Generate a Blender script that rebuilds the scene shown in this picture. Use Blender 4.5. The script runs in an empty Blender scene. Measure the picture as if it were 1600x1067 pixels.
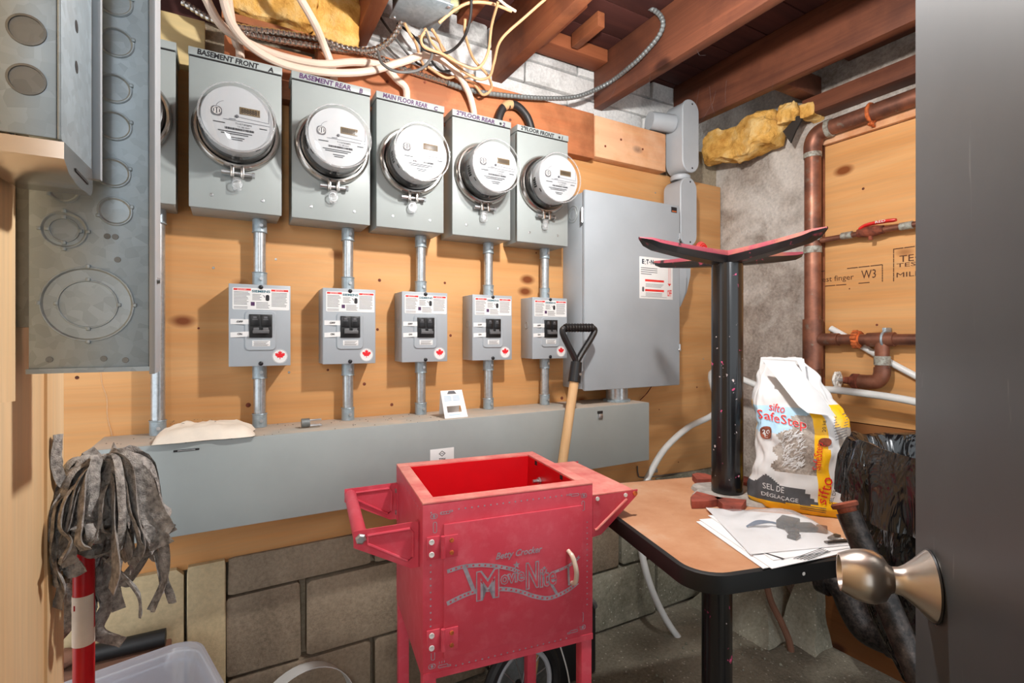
import bpy, bmesh, math, random
from mathutils import Vector, Matrix, noise as mnoise
R = random.Random(7)
PI = math.pi
scene = bpy.context.scene
COL = scene.collection

# ------------------------------------------------------------------ camera, world, lamps, exposure
def lin(c):
    return tuple(((v/255)/12.92 if v/255 <= .04045 else ((v/255+.055)/1.055)**2.4) for v in c)+(1,)
cam_d = bpy.data.cameras.new('camera'); cam = bpy.data.objects.new('camera', cam_d); COL.objects.link(cam)
cam.location = (0, -1.55, 1.15)
cam.rotation_euler = (PI/2, 0, -math.radians(29.43))
cam_d.sensor_width = 36; cam_d.lens = 36*790/1600; cam_d.shift_y = -7.5/1600
cam_d.clip_start = .02
scene.camera = cam
world = bpy.data.worlds.new('world'); scene.world = world; world.use_nodes = True
bg = world.node_tree.nodes['Background']; bg.inputs[0].default_value = (.90, .955, 1, 1); bg.inputs[1].default_value = .84
scene.view_settings.view_transform = 'Standard'; scene.view_settings.look = 'None'
scene.view_settings.gamma = 1; scene.view_settings.exposure = 1.0
scene.view_settings.use_curve_mapping = False
BULB = (.683, -.85, 1.877); BULB_POWER = 760
def lamp(name, loc, size, power, rot, color=(1, 1, 1)):
    d = bpy.data.lights.new(name, 'AREA'); d.energy = power; d.size = size; d.color = color
    o = bpy.data.objects.new(name, d); COL.objects.link(o); o.location = loc; o.rotation_euler = rot
    return o
lamp('rear_fill_lamp', (-.6, -3.2, 2.1), .9, 26, (math.radians(50), 0, math.radians(-15)), (.97, .98, 1))  # unseen fill light added behind the camera to lift the shadows

# ------------------------------------------------------------------ materials
MATS = {}
class NT:
    def __init__(s, name):
        s.m = bpy.data.materials.new(name); s.m.use_nodes = True; s.t = s.m.node_tree; s.n = s.t.nodes
        s.b = s.n['Principled BSDF']; s.out = s.n['Material Output']
    def add(s, typ, **kw):
        n = s.n.new(typ)
        for k, v in kw.items(): setattr(n, k, v)
        return n
    def link(s, a, b): s.t.links.new(a, b)
    def coord(s, scale=(1, 1, 1), rot=(0, 0, 0), loc=(0, 0, 0)):
        tc = s.add('ShaderNodeTexCoord'); mp = s.add('ShaderNodeMapping')
        mp.inputs['Scale'].default_value = scale; mp.inputs['Rotation'].default_value = rot; mp.inputs['Location'].default_value = loc
        s.link(tc.outputs['Object'], mp.inputs[0]); return mp.outputs[0]
    def noise(s, vec, scale, detail=4, rough=.55, dist=0):
        n = s.add('ShaderNodeTexNoise'); n.inputs['Scale'].default_value = scale; n.inputs['Detail'].default_value = detail
        n.inputs['Roughness'].default_value = rough; n.inputs['Distortion'].default_value = dist
        s.link(vec, n.inputs['Vector']); return n.outputs['Fac']
    def voro(s, vec, scale, feature='F1', out='Distance'):
        n = s.add('ShaderNodeTexVoronoi'); n.feature = feature; n.inputs['Scale'].default_value = scale
        s.link(vec, n.inputs['Vector']); return n.outputs[out]
    def ramp(s, fac, stops):
        r = s.add('ShaderNodeValToRGB'); e = r.color_ramp.elements
        while len(e) < len(stops): e.new(.5)
        for i, (p, c) in enumerate(stops):
            e[i].position = p; e[i].color = c if len(c) == 4 else lin(c)
        s.link(fac, r.inputs[0]); return r.outputs[0]
    def mix(s, fac, a, b, mode='MIX'):
        m = s.add('ShaderNodeMix'); m.data_type = 'RGBA'; m.blend_type = mode
        for sock, v in ((m.inputs[0], fac), (m.inputs[6], a), (m.inputs[7], b)):
            if hasattr(v, 'links'): s.link(v, sock)
            elif isinstance(v, (int, float)): sock.default_value = v
            else: sock.default_value = v if len(v) == 4 else lin(v)
        return m.outputs[2]
    def bump(s, h, strength=.3, dist=.002):
        b = s.add('ShaderNodeBump'); b.inputs['Strength'].default_value = strength; b.inputs['Distance'].default_value = dist
        s.link(h, b.inputs['Height']); s.link(b.outputs[0], s.b.inputs['Normal'])
    def set(s, color=None, rough=None, metal=None, spec=None):
        for k, v in (('Base Color', color), ('Roughness', rough), ('Metallic', metal), ('Specular IOR Level', spec)):
            if v is None: continue
            if hasattr(v, 'links'): s.link(v, s.b.inputs[k])
            elif isinstance(v, tuple): s.b.inputs[k].default_value = v if len(v) == 4 else lin(v)
            else: s.b.inputs[k].default_value = v
W1 = (1, 1, 1, 1); B0 = (0, 0, 0, 1)

def plain(name, c, rough=.5, metal=0, var=.08, scale=14, bump=0, bscale=60, spec=.5):
    t = NT(name); v = t.coord(); f = t.noise(v, scale, 5)
    lo = tuple(max(0, x*(1-var)) for x in c); hi = tuple(min(255, x*(1+var)) for x in c)
    t.set(t.ramp(f, [(.3, lo), (.7, hi)]), rough, metal, spec)
    if bump: t.bump(t.noise(v, bscale, 5), bump, .004)
    MATS[name] = t.m; return t.m

def wood(name, a, b, grain='x', scale=1.0, knots=0, knot_col=(95, 45, 15), rough=.65, stain=0, stain_col=(60, 30, 20), fine=.25):
    t = NT(name)
    s = {'x': (1.2, 14, 14), 'y': (14, 1.2, 14), 'z': (14, 14, 1.2)}[grain]
    v = t.coord(tuple(q*scale for q in s)); f = t.noise(v, 1.0, 7, .6, .8)
    s2 = {'x': (4, 160, 160), 'y': (160, 4, 160), 'z': (160, 160, 4)}[grain]
    v2 = t.coord(tuple(q*scale for q in s2)); f2 = t.noise(v2, 1.0, 3, .5)
    c = t.ramp(f, [(.33, a), (.5, tuple((x+y)/2 for x, y in zip(a, b))), (.67, b)])
    c = t.mix(fine, c, t.ramp(f2, [(.35, tuple(x*.78 for x in a)), (.65, b)]), 'MIX')
    if knots:
        k = {'x': (4, 7, 7), 'y': (7, 4, 7), 'z': (7, 7, 4)}[grain]
        kd = t.voro(t.coord(tuple(q*scale for q in k)), 1.0*knots)
        c = t.mix(t.ramp(kd, [(.06, W1), (.13, B0)]), c, knot_col)
    if stain:
        sf = t.noise(t.coord((3, 3, 3)), 1.5, 6, .6)
        c = t.mix(t.ramp(sf, [(.48, B0), (.62, (stain, stain, stain, 1))]), c, stain_col)
    t.set(c, rough, 0, .3); t.bump(f2, .15, .001); MATS[name] = t.m; return t.m

def galv(name, c=(140, 146, 148), rough=.38, metal=.75, scale=60):
    t = NT(name); v = t.coord()
    vc = t.voro(v, scale, 'F1', 'Color'); n = t.noise(v, 9, 4)
    a = t.ramp(vc, [(0, tuple(x*.93 for x in c)), (1, tuple(min(255, x*1.06) for x in c))])
    a = t.mix(t.ramp(n, [(.4, B0), (.7, (.3, .3, .3, 1))]), a, tuple(x*.8 for x in c))
    t.set(a, rough, metal); MATS[name] = t.m; return t.m

def concrete(name, a, b, stain=(70, 62, 52), amount=.7, scale=6, bump=.5, speck=0):
    t = NT(name); v = t.coord(); f = t.noise(v, scale, 9, .65); g = t.noise(v, scale*.35, 5, .6, .5); h = t.noise(v, 90, 6, .7)
    c = t.ramp(f, [(.3, a), (.7, b)])
    c = t.mix(t.ramp(g, [(.45, B0), (.62, (amount, amount, amount, 1))]), c, stain)
    c = t.mix(.25, c, t.ramp(h, [(.35, tuple(x*.6 for x in a)), (.65, tuple(min(255, x*1.1) for x in b))]))
    if speck: c = t.mix(t.ramp(t.voro(v, 45), [(.1, (speck, speck, speck, 1)), (.17, B0)]), c, (225, 220, 205))
    t.set(c, .9, 0, .2); t.bump(h, bump, .006); MATS[name] = t.m; return t.m

wood('plywood', (234, 180, 122), (198, 140, 84), 'x', .8, 1.1, (120, 62, 26), .6, fine=.5)
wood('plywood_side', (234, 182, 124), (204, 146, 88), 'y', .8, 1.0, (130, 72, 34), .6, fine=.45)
wood('plywood_shaded', (150, 98, 54), (116, 70, 36), 'y', .8, 1.0, (70, 36, 18), .6, fine=.45)  # plywood with the shade low on the right wall put into its colour
wood('plywood_left', (246, 216, 172), (226, 188, 140), 'z', .8, .8, (168, 112, 70), .6, fine=.35)
wood('plywood_tan', (222, 200, 150), (206, 180, 126), 'x', .6)
wood('ledger_wood', (206, 136, 92), (170, 98, 62), 'x', 1, .9, (60, 28, 14), .6, .6, (118, 72, 48), .4)
wood('ledger_pale', (222, 168, 122), (200, 136, 92), 'x', 1, .9, (80, 36, 18), .6, .35, (236, 200, 170))
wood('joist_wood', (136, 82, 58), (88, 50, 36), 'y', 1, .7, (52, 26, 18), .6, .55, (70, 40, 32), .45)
wood('joist_lit', (170, 104, 66), (132, 74, 46), 'y', 1.6, 0, rough=.7, stain=.6, stain_col=(88, 48, 32), fine=.45)  # same joist wood again, with a lit tone put into its colour
wood('subfloor_wood', (84, 46, 40), (58, 30, 28), 'x', 1, 0, rough=.7)
wood('blocking_wood', (158, 92, 58), (120, 62, 38), 'x', 1.4, 0, rough=.7)
wood('shaft_wood', (232, 196, 150), (216, 172, 122), 'z', 1.5, 0, rough=.45)
plain('steel_grey', (154, 161, 160), .42, 0, .035, 5, spec=.5)
plain('steel_grey_cool', (162, 169, 175), .42, 0, .03, 5)
plain('seam_black', (28, 26, 26), .7)
galv('galvanized', (162, 176, 184), .42, .45, 110)
galv('galvanized_dark', (126, 130, 130), .5, .5, 110)
galv('conduit_metal', (186, 192, 196), .3, .8, 160)
plain('stainless', (196, 190, 184), .22, .95, .04)
plain('zinc', (190, 192, 194), .35, .9, .06, 60)
plain('brushed_nickel', (196, 186, 176), .28, .95, .04, 40)
plain('meter_black', (24, 24, 26), .35)
plain('meter_white', (176, 179, 182), .4, 0, .02)
plain('meter_print', (56, 58, 62), .6)
plain('meter_line', (92, 94, 100), .6)
plain('lcd', (112, 96, 72), .3, 0, .06, 120)
plain('lcd_digit', (40, 32, 24), .5)
plain('label_white', (226, 226, 225), .5, 0, .02)
plain('print_black', (26, 26, 30), .6)
plain('print_grey', (92, 92, 96), .6)
plain('print_red', (214, 44, 40), .5)
plain('print_teal', (20, 96, 112), .5)
plain('print_navy', (38, 52, 70), .5)
plain('marker_purple', (74, 40, 84), .6)
plain('maple_red', (222, 24, 36), .5)
plain('breaker_black', (24, 24, 26), .45)
plain('breaker_toggle', (96, 96, 98), .4)
plain('screw_dark', (44, 44, 46), .4, .6)
plain('cart_inside', (214, 14, 26), .35, 0, .04, 6)
plain('cart_print', (156, 150, 160), .5, 0, .1, 90)
plain('black_paint', (20, 20, 22), .25, 0, .1)
plain('black_rubber', (18, 18, 19), .55)
plain('black_plastic', (26, 26, 28), .33)
plain('handle_cream', (216, 198, 180), .3)
plain('cable_white', (216, 192, 174), .45, 0, .03)
plain('cable_beige', (196, 154, 112), .5, 0, .06)
plain('cable_black', (36, 34, 34), .5)
plain('cable_grey', (92, 90, 88), .5)
plain('hose_white', (214, 216, 214), .35, 0, .03)
plain('pvc_grey', (166, 171, 176), .45, 0, .03, 6)
plain('mop_red', (204, 22, 34), .35, 0, .05)
plain('mop_fabric', (156, 152, 148), .95, 0, .3, 120, .8, 500)
plain('paper', (240, 240, 242), .7, 0, .02)
plain('pouch_white', (240, 228, 212), .55, 0, .04, 20)
plain('bag_white', (208, 209, 210), .4, 0, .03)
plain('bag_yellow', (238, 182, 18), .4, 0, .04)
plain('bag_blue', (166, 202, 226), .4, 0, .1, 10)
plain('bag_grey', (74, 76, 80), .45, 0, .1, 30)
plain('bag_red', (214, 32, 34), .45)
plain('rust', (176, 92, 46), .8, .2, .35, 60, .5, 120)
plain('rust_dark', (118, 62, 44), .85, .2, .35, 50, .5, 120)
plain('iron_red', (138, 66, 52), .7, 0, .2, 30)
plain('dust_grey', (160, 154, 148), .9, 0, .15, 40)
plain('valve_red', (214, 36, 32), .4)
plain('valve_white', (226, 222, 214), .5, 0, .08, 60)
plain('knob_coral', (226, 92, 84), .4)
plain('pale_green', (188, 186, 142), .6)
plain('insul_dark', (40, 34, 30), .8)
plain('cloth_brown', (120, 84, 66), .9)
plain('blue_tie', (70, 98, 130), .4)
plain('white_plate', (222, 220, 218), .4)
plain('stamp_ink', (78, 44, 26), .8)

def special():
    # insulation
    t = NT('insulation'); v = t.coord(); f = t.noise(v, 14, 8, .65); g = t.noise(v, 60, 6, .7)
    c = t.ramp(f, [(.25, (176, 112, 40)), (.5, (230, 178, 96)), (.75, (244, 216, 158))])
    t.set(c, .95, 0, .1); t.bump(g, .9, .012); MATS['insulation'] = t.m
    # copper with oxide
    t = NT('copper'); v = t.coord(); f = t.noise(v, 11, 6, .6)
    c = t.ramp(f, [(.3, (84, 58, 50)), (.55, (142, 92, 72)), (.75, (170, 120, 96))])
    g = t.noise(v, 24, 5, .7)
    c = t.mix(t.ramp(g, [(.6, B0), (.72, (.6, .6, .6, 1))]), c, (126, 134, 122))
    t.set(c, .45, .55); MATS['copper'] = t.m
    t = NT('solder'); v = t.coord(); f = t.noise(v, 60, 6, .7)
    t.set(t.ramp(f, [(.35, (112, 96, 84)), (.6, (170, 172, 162))]), .6, .3); MATS['solder'] = t.m
    # chipped black paint over pink
    t = NT('black_chipped'); v = t.coord(); f = t.noise(v, 34, 4, .5); g = t.noise(v, 70, 3, .5)
    c = t.mix(t.ramp(f, [(.69, B0), (.705, W1)]), (20, 20, 22), (196, 70, 116))
    c = t.mix(t.ramp(g, [(.71, B0), (.73, W1)]), c, (205, 190, 190))
    t.set(c, .22, 0, .6); MATS['black_chipped'] = t.m
    t = NT('arm_chipped'); v = t.coord(); f = t.noise(v, 30, 5, .6)
    c = t.mix(t.ramp(f, [(.62, B0), (.66, W1)]), (24, 22, 24), (140, 52, 72))
    t.set(c, .35, 0, .5); MATS['arm_chipped'] = t.m
    t = NT('arm_pink'); v = t.coord(); f = t.noise(v, 34, 5, .6)
    c = t.mix(t.ramp(f, [(.6, B0), (.68, W1)]), (150, 66, 80), (52, 36, 38))
    c = t.mix(t.ramp(t.noise(v, 9, 4), [(.5, B0), (.65, (.7, .7, .7, 1))]), c, (168, 112, 84))
    t.set(c, .55); MATS['arm_pink'] = t.m
    # dusty top of painted steel
    t = NT('dusty_steel'); v = t.coord(); f = t.noise(v, 10, 7, .6)
    t.set(t.ramp(f, [(.35, (196, 178, 160)), (.7, (168, 166, 158))]), .8); MATS['dusty_steel'] = t.m
    # dusty cart rim
    t = NT('cart_dusty'); v = t.coord(); f = t.noise(v, 16, 7, .65)
    t.set(t.ramp(f, [(.3, (206, 96, 96)), (.7, (228, 156, 142))]), .75); MATS['cart_dusty'] = t.m
    t = NT('cart_red'); v = t.coord(); f = t.noise(v, 5, 7, .65); g = t.noise(v, 30, 5, .6)
    c = t.ramp(f, [(.3, (198, 52, 70)), (.7, (212, 78, 96))])
    c = t.mix(t.ramp(g, [(.5, B0), (.75, (.4, .4, .4, 1))]), c, (222, 116, 128))
    t.set(c, .45, 0, .5); MATS['cart_red'] = t.m
    # laminate table top
    t = NT('table_laminate'); v = t.coord(); f = t.noise(v, 7, 8, .65); g = t.noise(v, 60, 4, .7)
    c = t.ramp(f, [(.3, (186, 130, 92)), (.55, (202, 152, 116)), (.75, (208, 178, 152))])
    c = t.mix(t.ramp(g, [(.68, B0), (.74, (.6, .6, .6, 1))]), c, (130, 84, 60))
    t.set(c, .5); MATS['table_laminate'] = t.m
    # black bin liner
    t = NT('bin_liner'); v = t.coord((1, 1, .4)); f = t.noise(v, 24, 3, .45, 1.6)
    t.set((15, 15, 17), .17, 0, .7); t.bump(f, .75, .02); MATS['bin_liner'] = t.m
    # glass like clear plastic: thin shell, fresnel mix
    for nm, tint, r in (('clear_cover', (1, 1, 1, 1), .02), ('clear_bag', (.96, .97, .98, 1), .12)):
        t = NT(nm); tr = t.add('ShaderNodeBsdfTransparent'); tr.inputs[0].default_value = tint
        gl = t.add('ShaderNodeBsdfGlossy'); gl.inputs['Roughness'].default_value = r
        fr = t.add('ShaderNodeLayerWeight'); fr.inputs[0].default_value = .5
        pw = t.add('ShaderNodeMath', operation='POWER'); t.link(fr.outputs['Facing'], pw.inputs[0]); pw.inputs[1].default_value = 4
        ma = t.add('ShaderNodeMath', operation='MULTIPLY_ADD'); t.link(pw.outputs[0], ma.inputs[0]); ma.inputs[1].default_value = .7; ma.inputs[2].default_value = .05
        mx = t.add('ShaderNodeMixShader'); t.link(ma.outputs[0], mx.inputs[0]); t.link(tr.outputs[0], mx.inputs[1]); t.link(gl.outputs[0], mx.inputs[2])
        if nm == 'clear_bag':
            df = t.add('ShaderNodeBsdfDiffuse'); df.inputs[0].default_value = (.8, .8, .8, 1)
            m2 = t.add('ShaderNodeMixShader'); m2.inputs[0].default_value = .16
            t.link(mx.outputs[0], m2.inputs[1]); t.link(df.outputs[0], m2.inputs[2]); mx = m2
            n = t.noise(t.coord(), 40, 5); b = t.add('ShaderNodeBump'); b.inputs['Strength'].default_value = .6; b.inputs['Distance'].default_value = .01
            t.link(n, b.inputs['Height']); t.link(b.outputs[0], gl.inputs['Normal'])
        t.link(mx.outputs[0], t.out.inputs['Surface']); MATS[nm] = t.m
    # translucent tote
    t = NT('tote_plastic'); df = t.add('ShaderNodeBsdfDiffuse'); df.inputs[0].default_value = lin((214, 216, 226))
    tl = t.add('ShaderNodeBsdfTranslucent'); tl.inputs[0].default_value = lin((220, 222, 232))
    tr = t.add('ShaderNodeBsdfTransparent'); gl = t.add('ShaderNodeBsdfGlossy'); gl.inputs['Roughness'].default_value = .2
    a = t.add('ShaderNodeMixShader'); a.inputs[0].default_value = .5; t.link(df.outputs[0], a.inputs[1]); t.link(tl.outputs[0], a.inputs[2])
    b = t.add('ShaderNodeMixShader'); b.inputs[0].default_value = .45; t.link(a.outputs[0], b.inputs[1]); t.link(tr.outputs[0], b.inputs[2])
    c = t.add('ShaderNodeMixShader'); c.inputs[0].default_value = .06; t.link(b.outputs[0], c.inputs[1]); t.link(gl.outputs[0], c.inputs[2])
    t.link(c.outputs[0], t.out.inputs['Surface']); MATS['tote_plastic'] = t.m
    # door paint
    t = NT('door_paint'); v = t.coord(); f = t.noise(v, 3, 6, .6); g = t.noise(t.coord((30, 30, 4)), 1, 4, .6, 1.5)
    c = t.ramp(f, [(.3, (52, 55, 58)), (.7, (68, 71, 74))])
    c = t.mix(t.ramp(g, [(.66, B0), (.74, (.45, .45, .45, 1))]), c, (124, 124, 124))
    t.set(c, .5, .1); MATS['door_paint'] = t.m
    # black pipe
    t = NT('black_iron'); v = t.coord(); f = t.noise(v, 80, 5, .7)
    t.set(t.ramp(f, [(.4, (24, 22, 22)), (.66, (70, 62, 58)), (.8, (120, 104, 90))]), .5, .5); t.bump(f, .4, .002); MATS['black_iron'] = t.m
    t = NT('bulb_glow'); e = t.add('ShaderNodeEmission'); e.inputs[0].default_value = (1, .975, .94, 1); e.inputs[1].default_value = BULB_POWER
    t.link(e.outputs[0], t.out.inputs['Surface']); MATS['bulb_glow'] = t.m
special()
concrete('block_dark', (146, 130, 110), (174, 158, 136), (96, 82, 68), .75, 5, .6)
concrete('block_pale', (136, 132, 114), (170, 166, 150), (88, 86, 70), .8, 6, .6, .5)
concrete('mortar', (150, 138, 118), (176, 162, 140), (110, 96, 78), .5, 12, .6)
concrete('block_white', (204, 204, 204), (226, 226, 224), (130, 126, 124), .7, 9, .4)
concrete('parging', (222, 204, 166), (200, 178, 138), (150, 126, 92), .6, 3, .3)
concrete('side_concrete', (118, 106, 96), (192, 182, 172), (228, 224, 218), .8, 11, .9)
concrete('floor_concrete', (132, 126, 110), (164, 158, 142), (92, 88, 76), .75, 7, .9, .5)

# ------------------------------------------------------------------ mesh builder
def V(*a): return Vector(a[0]) if len(a) == 1 else Vector(a)
ORG = {}
def tag(o, label=None, cat=None, group=None, kind=None):
    if label: o['label'] = label
    if cat: o['category'] = cat
    if group: o['group'] = group
    if kind: o['kind'] = kind
    return o
def thing(name, loc, label, cat, group=None, rz=0, kind=None):
    o = bpy.data.objects.new(name, None); o.empty_display_size = .05; COL.objects.link(o)
    o.location = loc; o.rotation_euler = (0, 0, rz); ORG[o] = Vector(loc)
    return tag(o, label, cat, group, kind)
def catmull(pts, sub=6):
    P = [Vector(p) for p in pts]
    if len(P) < 3: return P
    out = []
    for i in range(len(P)-1):
        p0 = P[i-1] if i else P[0]*2-P[1]; p1 = P[i]; p2 = P[i+1]; p3 = P[i+2] if i+2 < len(P) else P[-1]*2-P[-2]
        for k in range(sub):
            t = k/sub
            out.append(.5*((2*p1)+(p2-p0)*t+(2*p0-5*p1+4*p2-p3)*t*t+(3*p1-p0-3*p2+p3)*t**3))
    out.append(P[-1]); return out
class MB:
    def __init__(s): s.bm = bmesh.new()
    def face(s, vs, mi=0):
        try: f = s.bm.faces.new(vs)
        except ValueError: return None
        f.material_index = mi; f.smooth = True; return f
    def box(s, lo, hi, bevel=0, mi=0, M=None, seg=2):
        lo, hi = Vector(lo), Vector(hi); b2 = bmesh.new()
        bmesh.ops.create_cube(b2, size=1)
        for v in b2.verts: v.co = Vector([(lo[i]+hi[i])/2+v.co[i]*(hi[i]-lo[i]) for i in range(3)])
        if bevel: bmesh.ops.bevel(b2, geom=b2.edges[:]+b2.verts[:], offset=bevel, segments=seg, affect='EDGES', profile=.5)
        return s.merge(b2, M, mi)
    def merge(s, b2, M=None, mi=0):
        mp = {}
        for v in b2.verts: mp[v] = s.bm.verts.new(M @ v.co if M else v.co)
        for f in b2.faces: s.face([mp[v] for v in f.verts], mi)
        b2.free(); return s
    def quad(s, o, u, v, mi=0):
        o, u, v = Vector(o), Vector(u), Vector(v)
        s.face([s.bm.verts.new(p) for p in (o, o+u, o+u+v, o+v)], mi); return s
    def poly(s, pts, mi=0):
        s.face([s.bm.verts.new(Vector(p)) for p in pts], mi); return s
    def prism(s, pts, d, mi=0):
        d = Vector(d); a = [s.bm.verts.new(Vector(p)) for p in pts]; b = [s.bm.verts.new(Vector(p)+d) for p in pts]; n = len(a)
        s.face(a[::-1], mi); s.face(b, mi)
        for i in range(n): s.face([a[i], a[(i+1) % n], b[(i+1) % n], b[i]], mi)
        return s
    def tube(s, pts, r, n=10, mi=0, closed=False, caps=True, flat=1):
        P = [Vector(p) for p in pts]; N = len(P); rings = []
        t0 = (P[1]-P[0]).normalized(); up = Vector((0, 0, 1)) if abs(t0.z) < .9 else Vector((1, 0, 0))
        nrm = (up-t0*up.dot(t0)).normalized()
        for i, p in enumerate(P):
            if closed: t = (P[(i+1) % N]-P[i-1]).normalized()
            else: t = (P[min(i+1, N-1)]-P[max(i-1, 0)]).normalized()
            nrm = nrm-t*nrm.dot(t)
            nrm = nrm.normalized() if nrm.length > 1e-6 else t.orthogonal().normalized()
            bi = t.cross(nrm); ri = r[i] if isinstance(r, (list, tuple)) else r
            rings.append([s.bm.verts.new(p+nrm*math.cos(2*PI*k/n)*ri*flat+bi*math.sin(2*PI*k/n)*ri) for k in range(n)])
        rg = range(N) if closed else range(N-1)
        for i in rg:
            a, b = rings[i], rings[(i+1) % N]
            for k in range(n): s.face([a[k], a[(k+1) % n], b[(k+1) % n], b[k]], mi)
        if caps and not closed: s.face(rings[0][::-1], mi); s.face(rings[-1], mi)
        return s
    def cyl(s, a, b, r, n=20, mi=0, r2=None): return s.tube([a, b], [r, r if r2 is None else r2], n, mi)
    def lathe(s, prof, o, ax=(0, -1, 0), n=32, mi=0, close=False):
        o, ax = Vector(o), Vector(ax).normalized(); u = ax.orthogonal().normalized(); w = ax.cross(u); rings = []
        for (r, h) in prof:
            if r < 1e-6: rings.append([s.bm.verts.new(o+ax*h)])
            else: rings.append([s.bm.verts.new(o+ax*h+(u*math.cos(2*PI*k/n)+w*math.sin(2*PI*k/n))*r) for k in range(n)])
        for a, b in zip(rings, rings[1:]+([rings[0]] if close else [])):
            for k in range(n):
                k2 = (k+1) % n
                if len(a) == 1 and len(b) == 1: continue
                if len(a) == 1: s.face([a[0], b[k2], b[k]], mi)
                elif len(b) == 1: s.face([a[k], a[k2], b[0]], mi)
                else: s.face([a[k], a[k2], b[k2], b[k]], mi)
        return s
    def ring(s, o, ax, R0, r, n=36, m=8, mi=0):
        return s.lathe([(R0+r*math.cos(2*PI*k/m), r*math.sin(2*PI*k/m)) for k in range(m)], o, ax, n, mi, True)
    def grid(s, fn, nu, nv, mi=0, mf=None, closeu=False):
        g = [[s.bm.verts.new(Vector(fn(i/nu, j/nv))) for i in range(nu if closeu else nu+1)] for j in range(nv+1)]
        for j in range(nv):
            for i in range(nu):
                i2 = (i+1) % nu if closeu else i+1
                s.face([g[j][i], g[j][i2], g[j+1][i2], g[j+1][i]], mf((i+.5)/nu, (j+.5)/nv) if mf else mi)
        return s
    def text(s, txt, o, u, v, h=None, w=None, mi=0, align='C', shear=0, fn=None, off=0, fat=0):
        cu = bpy.data.curves.new('t', 'FONT'); cu.body = txt; cu.resolution_u = 2; cu.shear = shear; cu.offset = fat
        ob = bpy.data.objects.new('t', cu); me = bpy.data.meshes.new_from_object(ob)
        if len(me.vertices):
            xs = [q.co.x for q in me.vertices]; ys = [q.co.y for q in me.vertices]
            x0, x1, y0, y1 = min(xs), max(xs), min(ys), max(ys)
            sy = h/(y1-y0) if h else None; sx = w/(x1-x0) if w else None
            sx = sx or sy; sy = sy or sx
            o, u, v = Vector(o), Vector(u), Vector(v); ax = {'C': (x0+x1)/2, 'L': x0, 'R': x1}[align]; nn = u.cross(v)
            vs = []
            for q in me.vertices:
                a, b = (q.co.x-ax)*sx, (q.co.y-(y0+y1)/2)*sy+off*(q.co.x-ax)*sx
                vs.append(s.bm.verts.new(Vector(fn(a, b)) if fn else o+u*a+v*b))
            for f in me.polygons: s.face([vs[k] for k in f.vertices], mi)
        bpy.data.objects.remove(ob); bpy.data.curves.remove(cu); bpy.data.meshes.remove(me); return s
    def build(s, name, mats, parent=None, local=False, label=None, cat=None, group=None, kind=None, angle=35, fixn=True):
        me = bpy.data.meshes.new(name)
        if fixn: bmesh.ops.recalc_face_normals(s.bm, faces=s.bm.faces[:])
        if parent is not None and not local and parent in ORG:
            bmesh.ops.translate(s.bm, verts=s.bm.verts[:], vec=-ORG[parent])
        s.bm.to_mesh(me); s.bm.free()
        for m in (mats if isinstance(mats, (list, tuple)) else [mats]): me.materials.append(MATS[m])
        me.set_sharp_from_angle(angle=math.radians(angle))
        o = bpy.data.objects.new(name, me); COL.objects.link(o)
        if parent is not None:
            o.parent = parent
            if parent in ORG: ORG[o] = ORG[parent]
        else: ORG[o] = Vector((0, 0, 0))
        return tag(o, label, cat, group, kind)
def copy_tree(o, parent=None):
    c = o.copy(); COL.objects.link(c)
    if parent: c.parent = parent
    for ch in list(o.children): copy_tree(ch, c)
    return c
def rrect(cx, cz, w, h, r, n=5):
    out = []
    for (sx, sz, a0) in ((1, 1, 0), (-1, 1, PI/2), (-1, -1, PI), (1, -1, 1.5*PI)):
        for k in range(n+1):
            a = a0+PI/2*k/n; out.append((cx+sx*(w/2-r)+r*math.cos(a), cz+sz*(h/2-r)+r*math.sin(a)))
    return out
def star(cx, cy, r, n=5, k=.42, rot=PI/2):
    return [(cx+math.cos(rot+PI*i/n)*(r if i % 2 == 0 else r*k), cy+math.sin(rot+PI*i/n)*(r if i % 2 == 0 else r*k)) for i in range(2*n)]
X1, Y1, Z1 = Vector((1, 0, 0)), Vector((0, 1, 0)), Vector((0, 0, 1))

# ------------------------------------------------------------------ room shell
m = MB(); m.box((-1.6, -3.4, -.1), (2.2, .2, 0)); tag(m.build('floor', 'floor_concrete'), kind='structure')
wb = tag(MB().box((-1.6, .03, 0), (2.1, .25, 1.99)).build('wall_back', 'mortar'), kind='structure')
def rough_box(lo, hi, amp=.004, n=4, seed=0):
    # a block with a slightly uneven face
    b = bmesh.new(); bmesh.ops.create_cube(b, size=1)
    bmesh.ops.bevel(b, geom=b.edges[:], offset=.03, segments=1, affect='EDGES')
    lo, hi = Vector(lo), Vector(hi)
    for v in b.verts:
        v.co = Vector([(lo[i]+hi[i])/2+v.co[i]*(hi[i]-lo[i]) for i in range(3)])
        v.co += mnoise.noise_vector(v.co*9+Vector((seed, 0, 0)))*amp
    return b
def block(lo, hi, mat, parent=wb, amp=.005):
    q = MB(); q.merge(rough_box(lo, hi, amp, seed=R.random()*50)); return q.build('concrete_block', mat, parent)
J = .008
for z0, z1, off in ((.012, .232, .385), (.242, .455, .19), (.465, .56, .385)):
    x = off-.39
    while x < 1.98:
        a, b = max(x+J, .0), min(x+.39-J, 1.975)
        if b-a > .05: block((a, -.012 if b < 1 else -.016, z0), (b, .05, z1), 'block_pale' if a > 1.0 else 'block_dark')
        x += .39
for a, b in ((-1.5, -.62), (-.614, -.093), (-.089, .0)):
    q = MB(); q.merge(rough_box((a, -.02, .0), (b-.003, .05, .56), .002)); q.build('parging_panel', 'parging', wb)
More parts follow.
